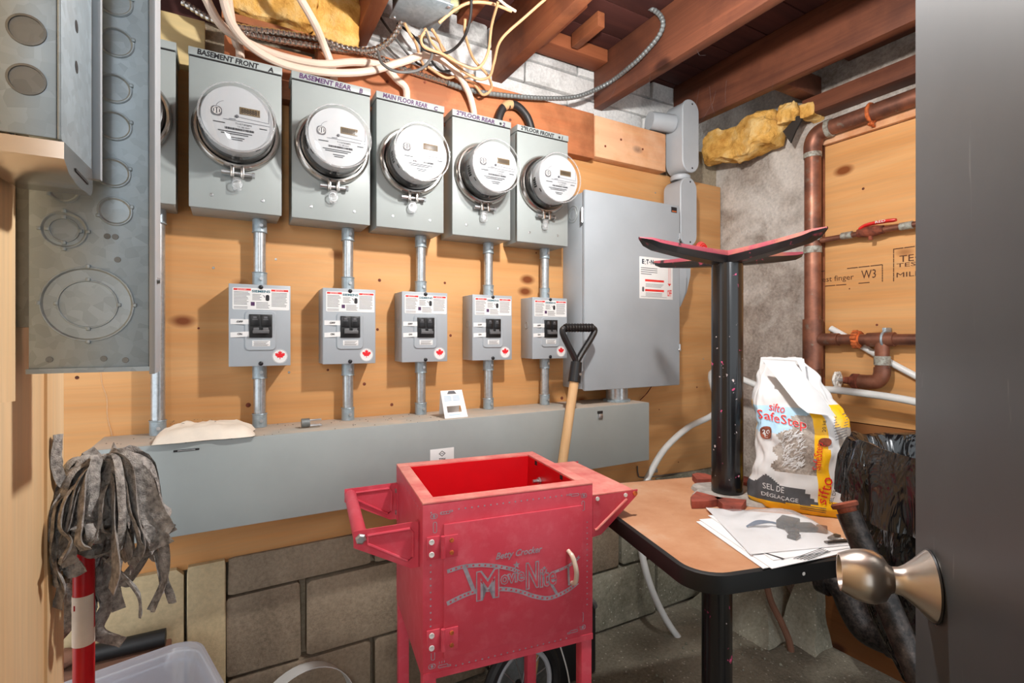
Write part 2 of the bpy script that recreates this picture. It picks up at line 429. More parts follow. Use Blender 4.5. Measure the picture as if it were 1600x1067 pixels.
# sheets, ledgers and blocks above
MB().box((-1.5, 0, .548), (1.972, .03, 1.835), .001).build('plywood_sheet', 'plywood', wb)
MB().box((-1.5, -.002, 1.837), (-.05, .03, 1.975), .001).build('plywood_sheet', 'plywood_tan', wb)
for a, b, z0, z1, mt in ((-.006, .209, 1.80, 1.935, 'ledger_wood'), (.224, 1.209, 1.822, 1.992, 'ledger_wood'), (1.213, 1.583, 1.832, 1.988, 'ledger_pale')):
    bd = MB().box((a, -.04, z0), (b, .03, z1), .003).build('ledger_board', mt, wb)
    q = MB()
    for k in range(3 if b-a < .5 else 6):
        xx = a+.03+(b-a-.06)*R.random(); zz = z0+.025+(z1-z0-.05)*R.random()
        q.cyl((xx, -.0415, zz), (xx, -.039, zz), .0045, 8)
    q.build('nail_head', 'rust_dark', bd, kind='stuff')
q = MB()
for k in range(26):
    xx = R.uniform(-.2, 1.9); zz = R.uniform(.95, 1.8); q.lathe([(.0035, 0), (.0028, .0012), (0, .0015)], (xx, 0, zz), (0, -1, 0), 8)
q.build('screw_head', 'zinc', wb, kind='stuff')
q = MB()
for p, r in (((0.408, 0.000, 1.323), .007), ((0.402, 0.000, 1.172), .006), ((0.622, 0.000, 1.326), .006), ((0.642, 0.000, 1.154), .0065), ((0.362, 0.000, 1.007), .007), ((0.446, 0.000, 0.939), .007), ((0.051, 0.000, 0.964), .009), ((-0.064, 0.000, 1.172), .004), ((0.257, 0.000, 1.053), .005), ((0.975, 0.000, 1.453), .004), ((1.816, 0.000, 0.926), .006), ((1.088, 0.000, 0.921), .009), ((1.586, -0.000, 0.843), .004), ((1.700, 0.000, 0.608), .004), ((-0.309, 0.000, 1.053), .006)):
    q.lathe([(r*.72, 0), (r*.4, .0004), (0, .0005)], p, (0, -1, 0), 12)
q.build('wood_knot', 'rust_dark', wb, kind='stuff')
MB().tube(catmull([(-0.265, -0.000, 1.079), (-0.262, -0.000, 1.036), (-0.253, -0.000, 1.001), (-0.252, -0.000, 0.958), (-0.244, -0.001, 0.917), (-0.242, -0.000, 0.895)], 6), [.0012, .0018, .0010, .0016]*7+[.0012]*3, 6).build('wood_crack', 'cable_beige', wb)
# white painted blocks between the joists, above the ledger
for z0, z1, off in ((1.995, 2.075, 0.0), (2.082, 2.16, .2), (2.167, 2.24, .05)):
    x = .36+off-.39
    while x < 1.75:
        a, b = max(x+.004, .33), min(x+.386, 1.72)
        if b-a > .04: block((a, .035, z0), (b, .25, z1), 'block_white', amp=.004)
        x += .39
MB().box((-1.5, .08, 1.992), (.34, .2, 2.24)).build('rim_board', 'subfloor_wood', wb)
MB().box((-.012, -.035, 1.98), (.36, .06, 2.0), .002).build('sill_plank', 'ledger_wood', wb)

wr = tag(MB().box((1.98, -2.2, 0), (2.1, .2, 2.3)).build('wall_right', 'side_concrete'), kind='structure')
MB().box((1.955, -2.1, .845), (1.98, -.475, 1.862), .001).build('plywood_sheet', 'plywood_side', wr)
MB().box((1.955, -2.1, .0), (1.98, -.475, .842), .001).build('plywood_sheet', 'plywood_shaded', wr)  # lower part coloured darker to stand in for shade from table and bag
MB().box((1.938, -2.1, 1.864), (1.98, -.475, 1.902), .002).build('ledger_board', 'ledger_pale', wr)
MB().box((1.955, -.473, .3), (1.98, -.425, 1.9), .002).build('pipe_shadow_strip', 'joist_lit', wr)  # brown strip standing in for the copper riser's shadow on the wall
MB().box((1.90, -2.1, 1.985), (1.98, -.42, 2.045), .003).build('ledger_board', 'joist_wood', wr)
q = MB()
for k in range(13):
    yy = R.uniform(-.98, -.5); zz = R.uniform(.5, 1.84); q.lathe([(R.uniform(.002, .0055), 0), (0, .0006)], (1.955, yy, zz), (-1, 0, 0), 10)
q.build('wood_knot', 'rust_dark', wr, kind='stuff')
# ink stamps on the plywood
def stamp(y0, y1, z0, z1, name, words):
    q = MB(); xx = 1.9543; u = Vector((0, -1, 0))
    def bar(a, b, c, d): q.box((xx-.0002, min(a, b), min(c, d)), (xx+.0002, max(a, b), max(c, d)))
    for (a, b, c, d) in ((y0, y1, z1, z1-.003), (y0, y1, z0, z0+.003), (y1, y1+.0025, z0, z1), (y0-.0025, y0, z0, z1)):
        n = 7
        for k in range(n):
            if R.random() < .15: continue
            if abs(b-a) > abs(d-c): bar(a+(b-a)*k/n, a+(b-a)*(k+.93)/n, c, d)
            else: bar(a, b, c+(d-c)*k/n, c+(d-c)*(k+.9)/n)
    for txt, yy, zz, h, w in words: q.text(txt, (xx-.0003, yy, zz), u, Z1, h, w, align='L')
    q.build(name, 'stamp_ink', wr)
stamp(-.40, -.667, 1.338, 1.398, 'ink_stamp', (('forest finger', -.43, 1.362, .026, .145), ('W3', -.60, 1.369, .030, .046)))
stamp(-.698, -.92, 1.336, 1.446, 'ink_stamp', (('TECO', -.716, 1.409, .022, .10), ('TESTED', -.708, 1.388, .013, .12), ('MILL 46', -.708, 1.356, .016, .11)))

wl = tag(MB().box((-.26, -1.75, 0), (-.19, -.676, 2.3), .001).build('wall_left', 'plywood_left'), kind='structure')
q = MB().prism([(-.19, -1.6, 1.14), (-.19, -.892, 1.088), (-.19, -.892, 2.04), (-.19, -1.6, 2.04)], (.013, 0, 0)); q.build('stud_board', 'plywood_left', wl)
MB().box((-.191, -.75, 0), (-.187, -.68, 2.04)).build('edge_board', 'plywood_left', wl)

ce = tag(MB().box((-1.6, -3.4, 2.262), (2.1, .2, 2.3)).build('ceiling', 'subfloor_wood'), kind='structure')
for k in range(9):
    y0 = .15-.14*k; MB().box((-.6, y0-.136, 2.242), (1.98, y0, 2.2615), .002).build('floor_plank', 'subfloor_wood', ce)
for x0, x1, ye, zb in ((-.10, -.055, -.02, 2.05), (.335, .378, .045, 2.048), (.812, .853, .05, 2.05), (1.262, 1.303, .03, 2.05), (1.702, 1.742, .03, 2.05)):
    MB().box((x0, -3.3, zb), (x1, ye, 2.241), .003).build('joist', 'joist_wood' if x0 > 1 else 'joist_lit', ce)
for (lo, hi, mt) in (((.858, -.06, 2.19), (1.258, .02, 2.238), 'blocking_wood'), ((.94, -.30, 2.17), (.975, -.06, 2.241), 'blocking_wood'), ((1.08, -.22, 2.19), (1.11, -.07, 2.241), 'joist_lit'),
                     ((.62, -.32, 2.12), (.66, -.10, 2.241), 'blocking_wood'), ((1.746, -.45, 2.06), (1.978, -.40, 2.14), 'joist_wood'), ((1.746, -1.2, 2.15), (1.97, -.55, 2.19), 'joist_wood')):
    MB().box(lo, hi, .003).build('blocking_piece', mt, ce)

# lamp: bare bulb below the joists, just above the frame
lb = thing('light_bulb', (BULB[0], BULB[1], 2.24), 'bare glowing bulb hanging from the ceiling in front of the meters', 'lamp')
m = MB(); b2 = bmesh.new(); bmesh.ops.create_icosphere(b2, subdivisions=3, radius=.03)
m.merge(b2, Matrix.Translation(BULB)); m.build('bulb', 'bulb_glow', lb)
MB().cyl((BULB[0], BULB[1], 1.905), (BULB[0], BULB[1], 1.98), .014, 14, r2=.02).build('socket', 'black_plastic', lb)
MB().cyl((BULB[0], BULB[1], 1.98), (BULB[0], BULB[1], 2.24), .004, 8).build('cord', 'cable_black', lb)

# door at the right, open into the room
d1 = thing('door_1', (.653, -1.286, 0), None, None, None, math.radians(36.87), 'structure')
MB().box((-.76, -.042, .01), (0, 0, 2.05), .002).build('door_panel', 'door_paint', d1, True)
kn = thing('door_knob', (0, 0, 0), None, None); kn.parent = d1; kn.location = (-.055, 0, .903)
q = MB().lathe([(0, 0), (.033, 0), (.0335, .003), (.031, .006), (.024, .013), (.0165, .022), (.0135, .027), (.0125, .034)], (0, 0, 0), (0, 1, 0), 40); q.build('rosette', 'brushed_nickel', kn, True)
q = MB().lathe([(.0125, .033), (.014, .036), (.022, .041), (.0258, .049), (.0262, .056), (.0245, .066), (.0205, .075), (.0185, .079), (.0165, .079), (.0145, .074), (.0, .072)], (0, 0, 0), (0, 1, 0), 40); q.build('knob', 'brushed_nickel', kn, True)
MB().ring((0, .002, 0), (0, 1, 0), .033, .0016, 40, 6).build('rosette_rim', 'screw_dark', kn, True)

# ------------------------------------------------------------------ meter boxes and meters
BX = [(-.31, -.107), (-.08, .125), (.149, .354), (.371, .577), (.602, .812), (.833, 1.042)]
BZ0, BZL, BZ1 = 1.464, 1.829, 1.851
names = [None, 'BASEMENT FRONT A', 'BASEMENT REAR B', 'MAIN FLOOR REAR C', '2nd FLOOR REAR 2', '2nd FLOOR FRONT 1']
write = [None, ('BASEMENT FRONT', 'A'), ('BASEMENT REAR', 'B'), ('MAIN FLOOR REAR', 'C'), ('2"FLOOR REAR', '2'), ('2"FLOOR FRONT', '1')]
GB = 'meter boxes in a row on the plywood'
def proto_box():
    t = thing('meter_box', (0, 0, 0), 'x', 'meter box', GB)
    w = .1025
    MB().box((-w+.003, -.098, BZ0), (w-.003, -.0005, BZL+.004), .002).build('box_body', 'steel_grey', t)
    c = MB().box((-w, -.105, BZ0+.001), (w, -.0985, BZL), .0025).build('front_cover', 'steel_grey', t)
    for sx in (-.055, .058): MB().lathe([(.0042, 0), (.004, .001), (0, .002)], (sx, -.105, BZ0+.035), (0, -1, 0), 10).build('rivet', 'zinc', c)
    MB().box((-w+.002, -.1065, BZL), (w-.002, -.104, BZL+.0025)).build('seam', 'seam_black', t)
    MB().box((-w-.001, -.108, BZL+.0025), (w+.001, -.0005, BZ1), .0015).build('lid', 'steel_grey', t)
    MB().ring((.0, -.105, 1.663), (0, -1, 0), .089, .0014, 36, 6).build('socket_collar', 'stainless', t)
    return t
pb = proto_box()
pos = ['leftmost grey meter box, mostly hidden behind the galvanized panel'] + ['grey meter box hand-lettered %s along its lid' % n for n in names[1:]]
boxes = []
for i, (a, b) in enumerate(BX):
    o = pb if i == 0 else copy_tree(pb)
    o.location = ((a+b)/2, 0, 0); ORG[o] = Vector(o.location); o['label'] = pos[i]; boxes.append(o)
for i in range(1, 6):
    o = boxes[i]; mk = 'marker_purple' if i in (2, 3, 4) else 'print_black'
    q = MB(); q.text(write[i][0], (-.018 if i < 4 else -.024, -.1084, 1.8405), X1, Z1, .0142, .134, shear=.15, off=-.02, fat=.035)
    q.build('marker_lettering', mk, o, True)
    MB().text(write[i][1], (.076, -.1084, 1.8385), X1, Z1, .013, shear=.2, fat=.04).build('marker_letter', mk, o, True)
    if i in (4, 5): MB().lathe([(.0045, 0), (0, .0003)], (.064 if i != 1 else .086, -.1082, 1.8385), (0, -1, 0), 8).build('marker_blot', 'print_black', o, True)

GM = 'electric meters on the meter boxes'
def proto_meter():
    # local origin: centre of the socket on the box front, -y towards the room
    t = thing('electric_meter', (0, 0, 0), 'x', 'meter', GM)
    q = MB().lathe([(.086, .002), (.0965, .002), (.098, .008), (.0965, .014), (.091, .02), (.086, .02)], (0, 0, 0), n=48, close=True)
    rg = q.build('sealing_ring', 'stainless', t)
    q = MB()
    for sx in (-.011, .011): q.box((sx-.004, -.024, -.118), (sx+.004, -.004, -.09), .0015)
    q.build('ring_lug', 'stainless', rg)
    MB().cyl((-.034, -.013, -.107), (.036, -.013, -.107), .0045, 10).lathe([(.0075, 0), (.0075, .006), (0, .006)], (.033, -.013, -.107), (1, 0, 0), 6).cyl((-.034, -.013, -.107), (-.016, -.013, -.107), .0065, 10).build('clamp_screw', 'zinc', rg)
    MB().box((-.010, -.020, -.152), (.010, -.006, -.116), .005).build('seal_tag', 'clear_bag', rg)
    MB().ring((0, -.013, -.134), (0, -1, 0), .011, .0013, 16, 6).build('seal_wire', 'zinc', rg)
    MB().lathe([(0, .001), (.081, .001), (.081, .045), (.076, .048), (0, .048)], (0, 0, 0), n=40).build('base', 'meter_black', t)
    q = MB().lathe([(.076, .046), (.0765, .05), (.0765, .088), (.074, .093), (0, .093)], (0, 0, 0), n=48); body = q.build('register_body', 'meter_white', t)
    q = MB()
    for k in range(5):
        a = PI+.05+k*.085; q.box((-.0008, -.072, -.0022), (.0016, -.058, .0022), M=Matrix.Rotation(-a, 4, 'Y') @ Matrix.Translation((.0765, 0, 0)))
    for k in range(4):
        a = .6+k*1.57; q.box((-.0008, -.083, -.006), (.0012, -.079, .006), M=Matrix.Rotation(-a, 4, 'Y') @ Matrix.Translation((.0765, 0, 0)))
    q.build('vent_slot', 'meter_black', body)
    y = -.0934
    dp = MB().box((.004, y-.0008, .011), (.047, y+.0003, .028), .0004).build('display', 'lcd', t)
    q = MB().text('8888881', (.0255, y-.0011, .0195), X1, Z1, .0115, .038, fat=.02); q.build('digits', 'lcd_digit', dp)
    q = MB()
    def line(x0, z0, x1, z1, th=.0012):
        d = Vector((x1-x0, 0, z1-z0)); n = Vector((-d.z, 0, d.x)).normalized()*th/2; a = Vector((x0, y-.0003, z0)); q.poly([a-n, a+d-n, a+d+n, a+n])
    pts = [(.0-.02+.024*math.cos(a), .018+.018*math.sin(a)) for a in [PI*.62+k*.16 for k in range(11)]]
    for p0, p1 in zip(pts, pts[1:]): line(*p0, *p1, .0009)
    line(-.018, -.004, -.004, -.004+.001, .0016); line(-.03, -.0065, .068, -.0065); line(-.004, .0035, .066, .0005, .0009); line(.066, .0005, .066, .03, .0008)
    q.build('face_line', 'meter_line', t)
    q = MB(); q.text('T1157303893', (.012, y-.0004, -.013), X1, Z1, .0042, .034); q.text('TA 180 ANT', (.012, y-.0004, -.0195), X1, Z1, .0034, .026)
    for k in range(34): q.box((-.026+k*.0018, y-.0005, -.0285), (-.026+k*.0018+R.choice((.0006, .001, .0013)), y-.0002, -.0235))
    for (x0, x1, zz) in ((-.05, -.026, -.0155), (.046, .062, -.0155), (-.04, .03, -.034), (-.034, .022, -.0385), (-.015, .014, -.0465), (-.012, .01, -.051)): q.box((x0, y-.0005, zz-.001), (x1, y-.0002, zz+.001))
    q.build('print', 'meter_print', t)
    q = MB().prism([(px, y+.0001, pz) for px, pz in rrect(-.043, .009, .022, .022, .008)], (0, -.0009, 0)); em = q.build('emblem', 'print_grey', t)
    q = MB().ring((-.043, y-.001, .01), (0, -1, 0), .008, .0008, 20, 5)
    for dx in (-.003, .003): q.box((-.043+dx-.0012, y-.0016, .004), (-.043+dx+.0012, y-.0008, .015))
    q.build('emblem_mark', 'white_plate', em)
    MB().lathe([(.0035, 0), (.003, .003), (0, .0035)], (-.0015, y, .0045), n=12).build('button', 'meter_line', t)
    q = MB().lathe([(.0845, .012), (.0835, .03), (.0825, .075), (.0825, .096), (.081, .101), (.077, .1035), (.04, .1045), (0, .1045)], (0, 0, 0), n=56); q.build('glass_cover', 'clear_cover', t)
    q = MB().ring((0, -.1022, 0), (0, -1, 0), .0795, .0022, 48, 6); q.build('cover_rim', 'clear_bag', t)
    return t
pm = proto_meter()
lab = ['round electric meter half hidden behind the galvanized panel at far left'] + ['round glass-covered electric meter on the %s box' % n for n in names[1:]]
for i, (a, b) in enumerate(BX):
    o = pm if i == 0 else copy_tree(pm)
    o.location = ((a+b)/2, -.105, 1.663); o['label'] = lab[i]

# ------------------------------------------------------------------ conduits, breakers, trough
TZ = .908
CX = [-.148, .077, .307, .528, .764, .989]
BC = [None, .0765, .303, .526, .7565, .9815]
GC = 'steel conduit stubs between boxes'
def conduit(x, z0, z1, label):
    t = thing('conduit', (x, -.034, z0), label, 'conduit', GC)
    MB().cyl((x, -.034, z0+.002), (x, -.034, z1-.002), .0152, 18).build('pipe', 'conduit_metal', t)
    for a, b, s in ((z0+.0005, z0+.036, 1), (z1-.036, z1-.0005, -1)):
        q = MB().cyl((x, -.034, a), (x, -.034, b), .0178, 18).lathe([(.0185, 0), (.0195, .001), (.0185, .0025)], (x, -.034, b-.002 if s > 0 else a), (0, 0, 1), 18)
        c = q.build('connector', 'galvanized', t)
        MB().lathe([(.0045, 0), (.0045, .004), (0, .004)], (x+.003, -.0515, (a+b)/2), (0, -1, 0), 8).build('set_screw', 'zinc', c)
conduit(CX[0], TZ, BZ0, 'long steel conduit at far left running from meter box to grey trough')
for i in range(1, 6):
    conduit(CX[i], 1.286, BZ0, 'short steel conduit joining %s meter box to breaker below' % names[i])
    conduit(CX[i], TZ, 1.0735, 'short steel conduit from breaker under %s down to trough' % names[i])
GK = 'breaker enclosures below the meter boxes'
def maple(cx, cz, r, y):
    half = [(0, 1), (.14, .72), (.33, .82), (.26, .36), (.5, .6), (.57, .47), (.86, .52), (.74, .24), (.86, .16), (.44, -.18), (.5, -.34), (.07, -.28), (.05, -.62)]
    return [(cx+x*r, y, cz+z*r) for x, z in half]+[(cx-x*r, y, cz+z*r) for x, z in half[::-1] if x]
def proto_breaker():
    t = thing('breaker_enclosure', (0, 0, 0), 'x', 'breaker box', GK)
    w, h, d = .0715, .1055, .08
    bb = MB().box((-w, -d+.004, -h), (w, -.0005, h), .0015).build('enclosure_body', 'steel_grey_cool', t)
    MB().ring((-w, -.04, .01), (-1, 0, 0), .011, .001, 20, 5).build('knockout', 'steel_grey', bb)
    q = MB().box((-w-.0008, -d, -h-.0005), (w+.0008, -d+.0035, h+.0005), .0012)
    c = q.build('front_cover', 'steel_grey_cool', t)
    q = MB(); a = rrect(.0, -.014, .076, .105, .012); b = rrect(.0, -.014, .070, .099, .01)
    va = [q.bm.verts.new((x, -d, z)) for x, z in a]; vb = [q.bm.verts.new((x, -d-.004, z)) for x, z in b]
    for k in range(len(a)): q.face([va[k], va[(k+1) % len(a)], vb[(k+1) % len(a)], vb[k]])
    q.face(vb); q.build('raised_panel', 'steel_grey_cool', c)
    y = -d-.0042
    br = MB().box((-.0265, y-.003, -.032), (.0275, y+.002, .0285), .001).build('circuit_breaker', 'breaker_black', t)
    q = MB()
    for sx in (-1, 1): q.box((sx*.0135-.0115, y-.0055, -.002), (sx*.0135+.0115, y-.003, .027), .001)
    q.build('breaker_face', 'meter_black', br)
    q = MB().box((-.0185, y-.016, -.021), (.0195, y-.009, -.012), .0015).box((-.017, y-.010, -.0205), (-.004, y-.002, -.006), .001).box((.005, y-.010, -.0205), (.018, y-.002, -.006), .001)
    q.build('toggle_bar', 'breaker_toggle', br)
    q = MB()
    for sx in (-.019, .006): q.box((sx, y-.0058, .014), (sx+.012, y-.0054, .016)).box((sx+.002, y-.0058, .018), (sx+.01, y-.0054, .023))
    q.build('breaker_print', 'print_grey', br)
    # warning label
    y = -d-.0006
    lb_ = MB().prism([(x, y+.0007, z) for x, z in rrect(.0025, .0685, .133, .056, .003)], (0, -.0009, 0)).build('warning_label', 'label_white', t)
    yl = y-.0003
    for x0, x1 in ((-.0615, -.022), (.0255, .0665)): MB().box((x0, yl-.0002, .0895), (x1, yl+.0001, .0945)).build('danger_bar', 'print_red', lb_)
    q = MB()
    for x0 in (-.042, .046): q.text('DANGER', (x0+.001, yl-.0004, .092), X1, Z1, .0026, .018).poly([(x0-.0115, yl-.0004, .0907), (x0-.0085, yl-.0004, .0907), (x0-.01, yl-.0004, .0935)])
    q.build('danger_lettering', 'label_white', lb_)
    MB().text('SIEMENS', (.0015, yl-.0003, .0885), X1, Z1, .0065, .043, fat=.03).build('brand_lettering', 'print_teal', lb_)
    q = MB()
    for x0, x1, zt, n in ((-.061, -.024, .086, 10), (.026, .065, .086, 11), (-.019, .006, .081, 5), (-.01, .022, .06, 5)):
        for k in range(n): q.box((x0, yl-.0002, zt-.0035*k-.0013), (x1-R.random()*.008, yl+.0001, zt-.0035*k))
    for k in range(2): q.box((-.061, yl-.0002, .047-.0035*k), (-.03, yl+.0001, .0482-.0035*k))
    q.build('fine_print', 'print_grey', lb_)
    q = MB().prism([(x, yl, z) for x, z in rrect(.0165, .072, .009, .016, .004)], (0, -.0003, 0)).prism([(.004, yl, .08), (.009, yl, .078), (.011, yl, .072), (.009, yl, .073), (.0075, yl, .077)], (0, -.0003, 0)); q.build('hand_symbol', 'print_black', lb_)
    MB().box((-.0225, yl-.0003, .0505), (-.0135, yl, .0605)).build('purple_square', 'marker_purple', lb_)
    for zz, txt, nm, sl in ((.009, 'OFF', 'off_sticker', 0), (-.0225, 'ON', 'on_sticker', .0025)):
        st = MB().prism([(-.0685, y+.0007, zz-.0065-sl), (-.0265, y-.0036, zz-.0065), (-.0265, y-.0036, zz+.0065), (-.0685, y+.0007, zz+.0065-sl)], (0, -.0008, 0)).build(nm, 'label_white', t)
        MB().text(txt, (-.0475, y-.0032, zz), X1, Z1, .0055, .0145 if txt == 'OFF' else .0105, fat=.03).build('lettering', 'print_black', st)
    st = MB().box((-.0195, -d-.0046, -.0545), (.0225, -d-.0038, -.0395), .0003).build('small_label', 'label_white', t)
    q = MB()
    for k in range(5): q.box((-.016+.001*(k % 2), -d-.0049, -.0425-.0026*k), (.019-.003*(k % 3), -d-.0046, -.0415-.0026*k))
    q.build('fine_print', 'print_grey', st)
    st = MB().lathe([(.0188, 0), (.0188, .0007), (0, .0007)], (.0465, -d, -.0815), n=32).build('maple_leaf_sticker', 'label_white', t)
    MB().poly(maple(.0465, -.0805, .0145, -d-.001)).build('maple_leaf', 'maple_red', st)
    MB().ring((.0465, -d-.0006, -.0815), (0, -1, 0), .0175, .0004, 32, 5).build('sticker_ring', 'print_grey', st)
    q = MB()
    for zz in (.0995, -.0995): q.lathe([(.0058, 0), (.0055, .0025), (.003, .0042), (0, .0045)], (.001, -d, zz), n=12)
    q.build('cover_screw', 'screw_dark', c)
    return t
pk = proto_breaker()
for i in range(1, 6):
    o = pk if i == 1 else copy_tree(pk)
    o.location = (BC[i], 0, 1.1795); o['label'] = 'small grey breaker enclosure with maple leaf sticker under %s meter' % names[i]

tr = thing('wiring_trough', (.54, -.1, .7), 'long grey steel wiring trough under the breaker enclosures', 'trough')
MB().box((-.257, -.174, .699), (1.351, -.0005, TZ-.004), .002).build('trough_body', 'steel_grey', tr)
MB().box((-.258, -.174, TZ-.0038), (1.352, -.0005, TZ), .001).build('trough_top', 'dusty_steel', tr)
MB().box((-.258, -.180, .697), (1.352, -.1745, TZ+.0005), .002).build('trough_cover', 'steel_grey', tr)
q = MB().box((-.105, -.1815, .889), (-.055, -.1795, .8935), .001); q.build('cover_slot', 'seam_black', tr)
MB().box((-.097, -.182, .8902), (-.063, -.1805, .8925)).build('slot_latch', 'zinc', tr)
q = MB().box((1.11, -.182, .885), (1.133, -.179, .894), .001); q.build('cover_latch', 'seam_black', tr)
MB().box((1.113, -.185, .868), (1.131, -.180, .884), .001).build('latch_tab', 'zinc', tr)
tl = MB().box((.505, -.1808, .766), (.578, -.1798, .8275), .0003).build('trough_label', 'label_white', tr)
q = MB()
for k in range(4):
    a, b = PI/2*k, PI/2*(k+1); q.prism([(.541+math.cos(t_)*rr, -.181, .813+math.sin(t_)*rr*.8) for t_, rr in ((a, .0105), (b, .0105), (b, .008), (a, .008))], (0, -.0003, 0))
q.text('MEI', (.541, -.1812, .813), X1, Z1, .0035, .009); q.text('TS94', (.541, -.1812, .796), X1, Z1, .0085, .02, fat=.03)
for k in range(3): q.box((.514, -.1812, .785-.005*k), (.566, -.1809, .7865-.005*k))
q.build('label_print', 'print_black', tl)

# ------------------------------------------------------------------ main switch
EX0, EX1, EZ0, EZ1, ED = 1.086, 1.553, .96, 1.664, .142
sw = thing('main_switch_box', (1.32, -.07, EZ0), 'big grey main disconnect switch cabinet right of the meter boxes', 'switch box')
cb = MB().box((EX0+.005, -ED+.016, EZ0+.004), (EX1-.004, -.0005, EZ1-.004), .003).build('cabinet', 'steel_grey_cool', sw)
q = MB()
for rr in (.03, .02): q.ring((EX0+.005, -.065, 1.592), (-1, 0, 0), rr, .0014, 28, 5)
q.build('knockout', 'steel_grey', cb)
dr = MB().box((EX0, -ED, EZ0), (EX1, -ED+.015, EZ1), .004).build('door', 'steel_grey_cool', sw)
for zz in (1.055, 1.575):
    q = MB().cyl((EX0-.003, -ED+.012, zz-.026), (EX0-.003, -ED+.012, zz+.026), .0055, 10).box((EX0-.002, -ED+.008, zz-.026), (EX0+.006, -ED+.018, zz+.026)); q.build('hinge', 'zinc', dr)
for zz in (1.11, 1.545):
    MB().cyl((EX1-.004, -ED-.002, zz-.011), (EX1-.004, -ED-.002, zz+.011), .004, 8).ring((EX1-.004, -ED-.003, zz-.012), (0, -1, 0), .005, .0015, 12, 5).build('door_latch', 'zinc', dr)
lb_ = MB().box((1.339, -ED-.0012, 1.293), (1.512, -ED-.0002, 1.45), .0004).build('instruction_label', 'label_white', sw)
y = -ED-.0014
q = MB().text('E', (1.357, y, 1.432), X1, Z1, .018, .012, fat=.05).text(':', (1.368, y, 1.428), X1, Z1, .014, .004).text('T', (1.379, y, 1.432), X1, Z1, .018, .013, fat=.05).text('N', (1.403, y, 1.432), X1, Z1, .018, .014, fat=.05)
q.lathe([(.0028, 0), (0, .0003)], (1.391, y+.0002, 1.431), n=10); q.build('brand_lettering', 'print_navy', lb_)
q = MB().text('ON', (1.494, y, 1.432), X1, Z1, .016, .022, fat=.03).text('OFF', (1.494, y, 1.318), X1, Z1, .026, .023, fat=.03)
q.box((1.367, y, 1.358), (1.465, y+.0003, 1.366)).box((1.367, y, 1.321), (1.465, y+.0003, 1.329))
q.poly([(1.494, y, 1.345), (1.504, y, 1.355), (1.484, y, 1.355)]).box((1.4895, y, 1.355), (1.491, y+.0003, 1.415)).box((1.497, y, 1.355), (1.4985, y+.0003, 1.415))
q.build('red_print', 'print_red', lb_)
q = MB()
for k in range(4): q.box((1.346, y, 1.407-.0075*k), (1.43-(k == 3)*.03, y+.0003, 1.4095-.0075*k))
for k in range(3): q.box((1.37, y, 1.348-.005*k), (1.462-.006*k, y+.0003, 1.3495-.005*k)).box((1.37, y, 1.314-.005*k), (1.455, y+.0003, 1.3155-.005*k))
q.box((1.346, y, 1.3), (1.48, y+.0003, 1.3012)); q.prism([(x, y, z) for x, z in rrect(1.357, 1.328, .01, .018, .004)], (0, .0003, 0))
q.build('fine_print', 'print_grey', lb_)
wl_ = MB().box((1.505, -ED-.0012, 1.634), (1.535, -ED-.0002, 1.655), .0003).build('hazard_label', 'print_black', sw)
MB().box((1.508, -ED-.0015, 1.636), (1.532, -ED-.0011, 1.641)).build('hazard_strip', 'rust', wl_)
# operating lever on the right flank
lv = [(EX1+.012, yy, zz) for yy, zz in ((-.06, 1.26), (-.105, 1.275), (-.13, 1.33), (-.135, 1.40), (-.125, 1.46), (-.09, 1.49), (-.05, 1.46), (-.04, 1.36))]
q = MB(); q.prism([(EX1+.045+.0*yy, yy, zz) for _, yy, zz in lv], (-.046, 0, 0)); lever = q.build('switch_mount', 'steel_grey_cool', sw)
prof = [(1.557, 1.495), (1.665, 1.475), (1.662, 1.40), (1.640, 1.33), (1.605, 1.272), (1.557, 1.262)]
q = MB().prism([(x, -.098, z) for x, z in prof], (0, .004, 0)); hp = q.build('lever_plate', 'steel_grey_cool', sw)
MB().lathe([(.011, 0), (.008, .002), (0, .002)], (1.595, -.0985, 1.33), n=20).build('padlock_hole', 'rust_dark', hp)
q = MB().cyl((1.66, -.09, 1.46), (1.722, -.09, 1.52), .011, 14); q.build('lever_arm', 'knob_coral', sw)
q = MB().lathe([(0, -.012), (.02, -.012), (.031, -.006), (.033, .004), (.027, .012), (.016, .015), (0, .016)], (1.728, -.095, 1.515), (0, -1, 0), 28); kb = q.build('lever_knob', 'knob_coral', sw)
q = MB().ring((1.728, -.111, 1.515), (0, -1, 0), .014, .0025, 24, 6).ring((1.728, -.109, 1.515), (0, -1, 0), .022, .002, 24, 6); q.build('knob_ridge', 'valve_red', kb)
# short wide nipple to the trough
t = thing('conduit_nipple', (1.28, -.075, TZ), 'fat steel conduit nipple between main switch and grey trough', 'conduit')
MB().cyl((1.28, -.085, TZ+.008), (1.28, -.085, EZ0-.001), .041, 28).build('nipple', 'conduit_metal', t)
MB().lathe([(.04, 0), (.052, 0), (.052, .007), (.04, .009)], (1.28, -.085, TZ+.0005), (0, 0, 1), 10, close=True).build('locknut', 'galvanized', t)
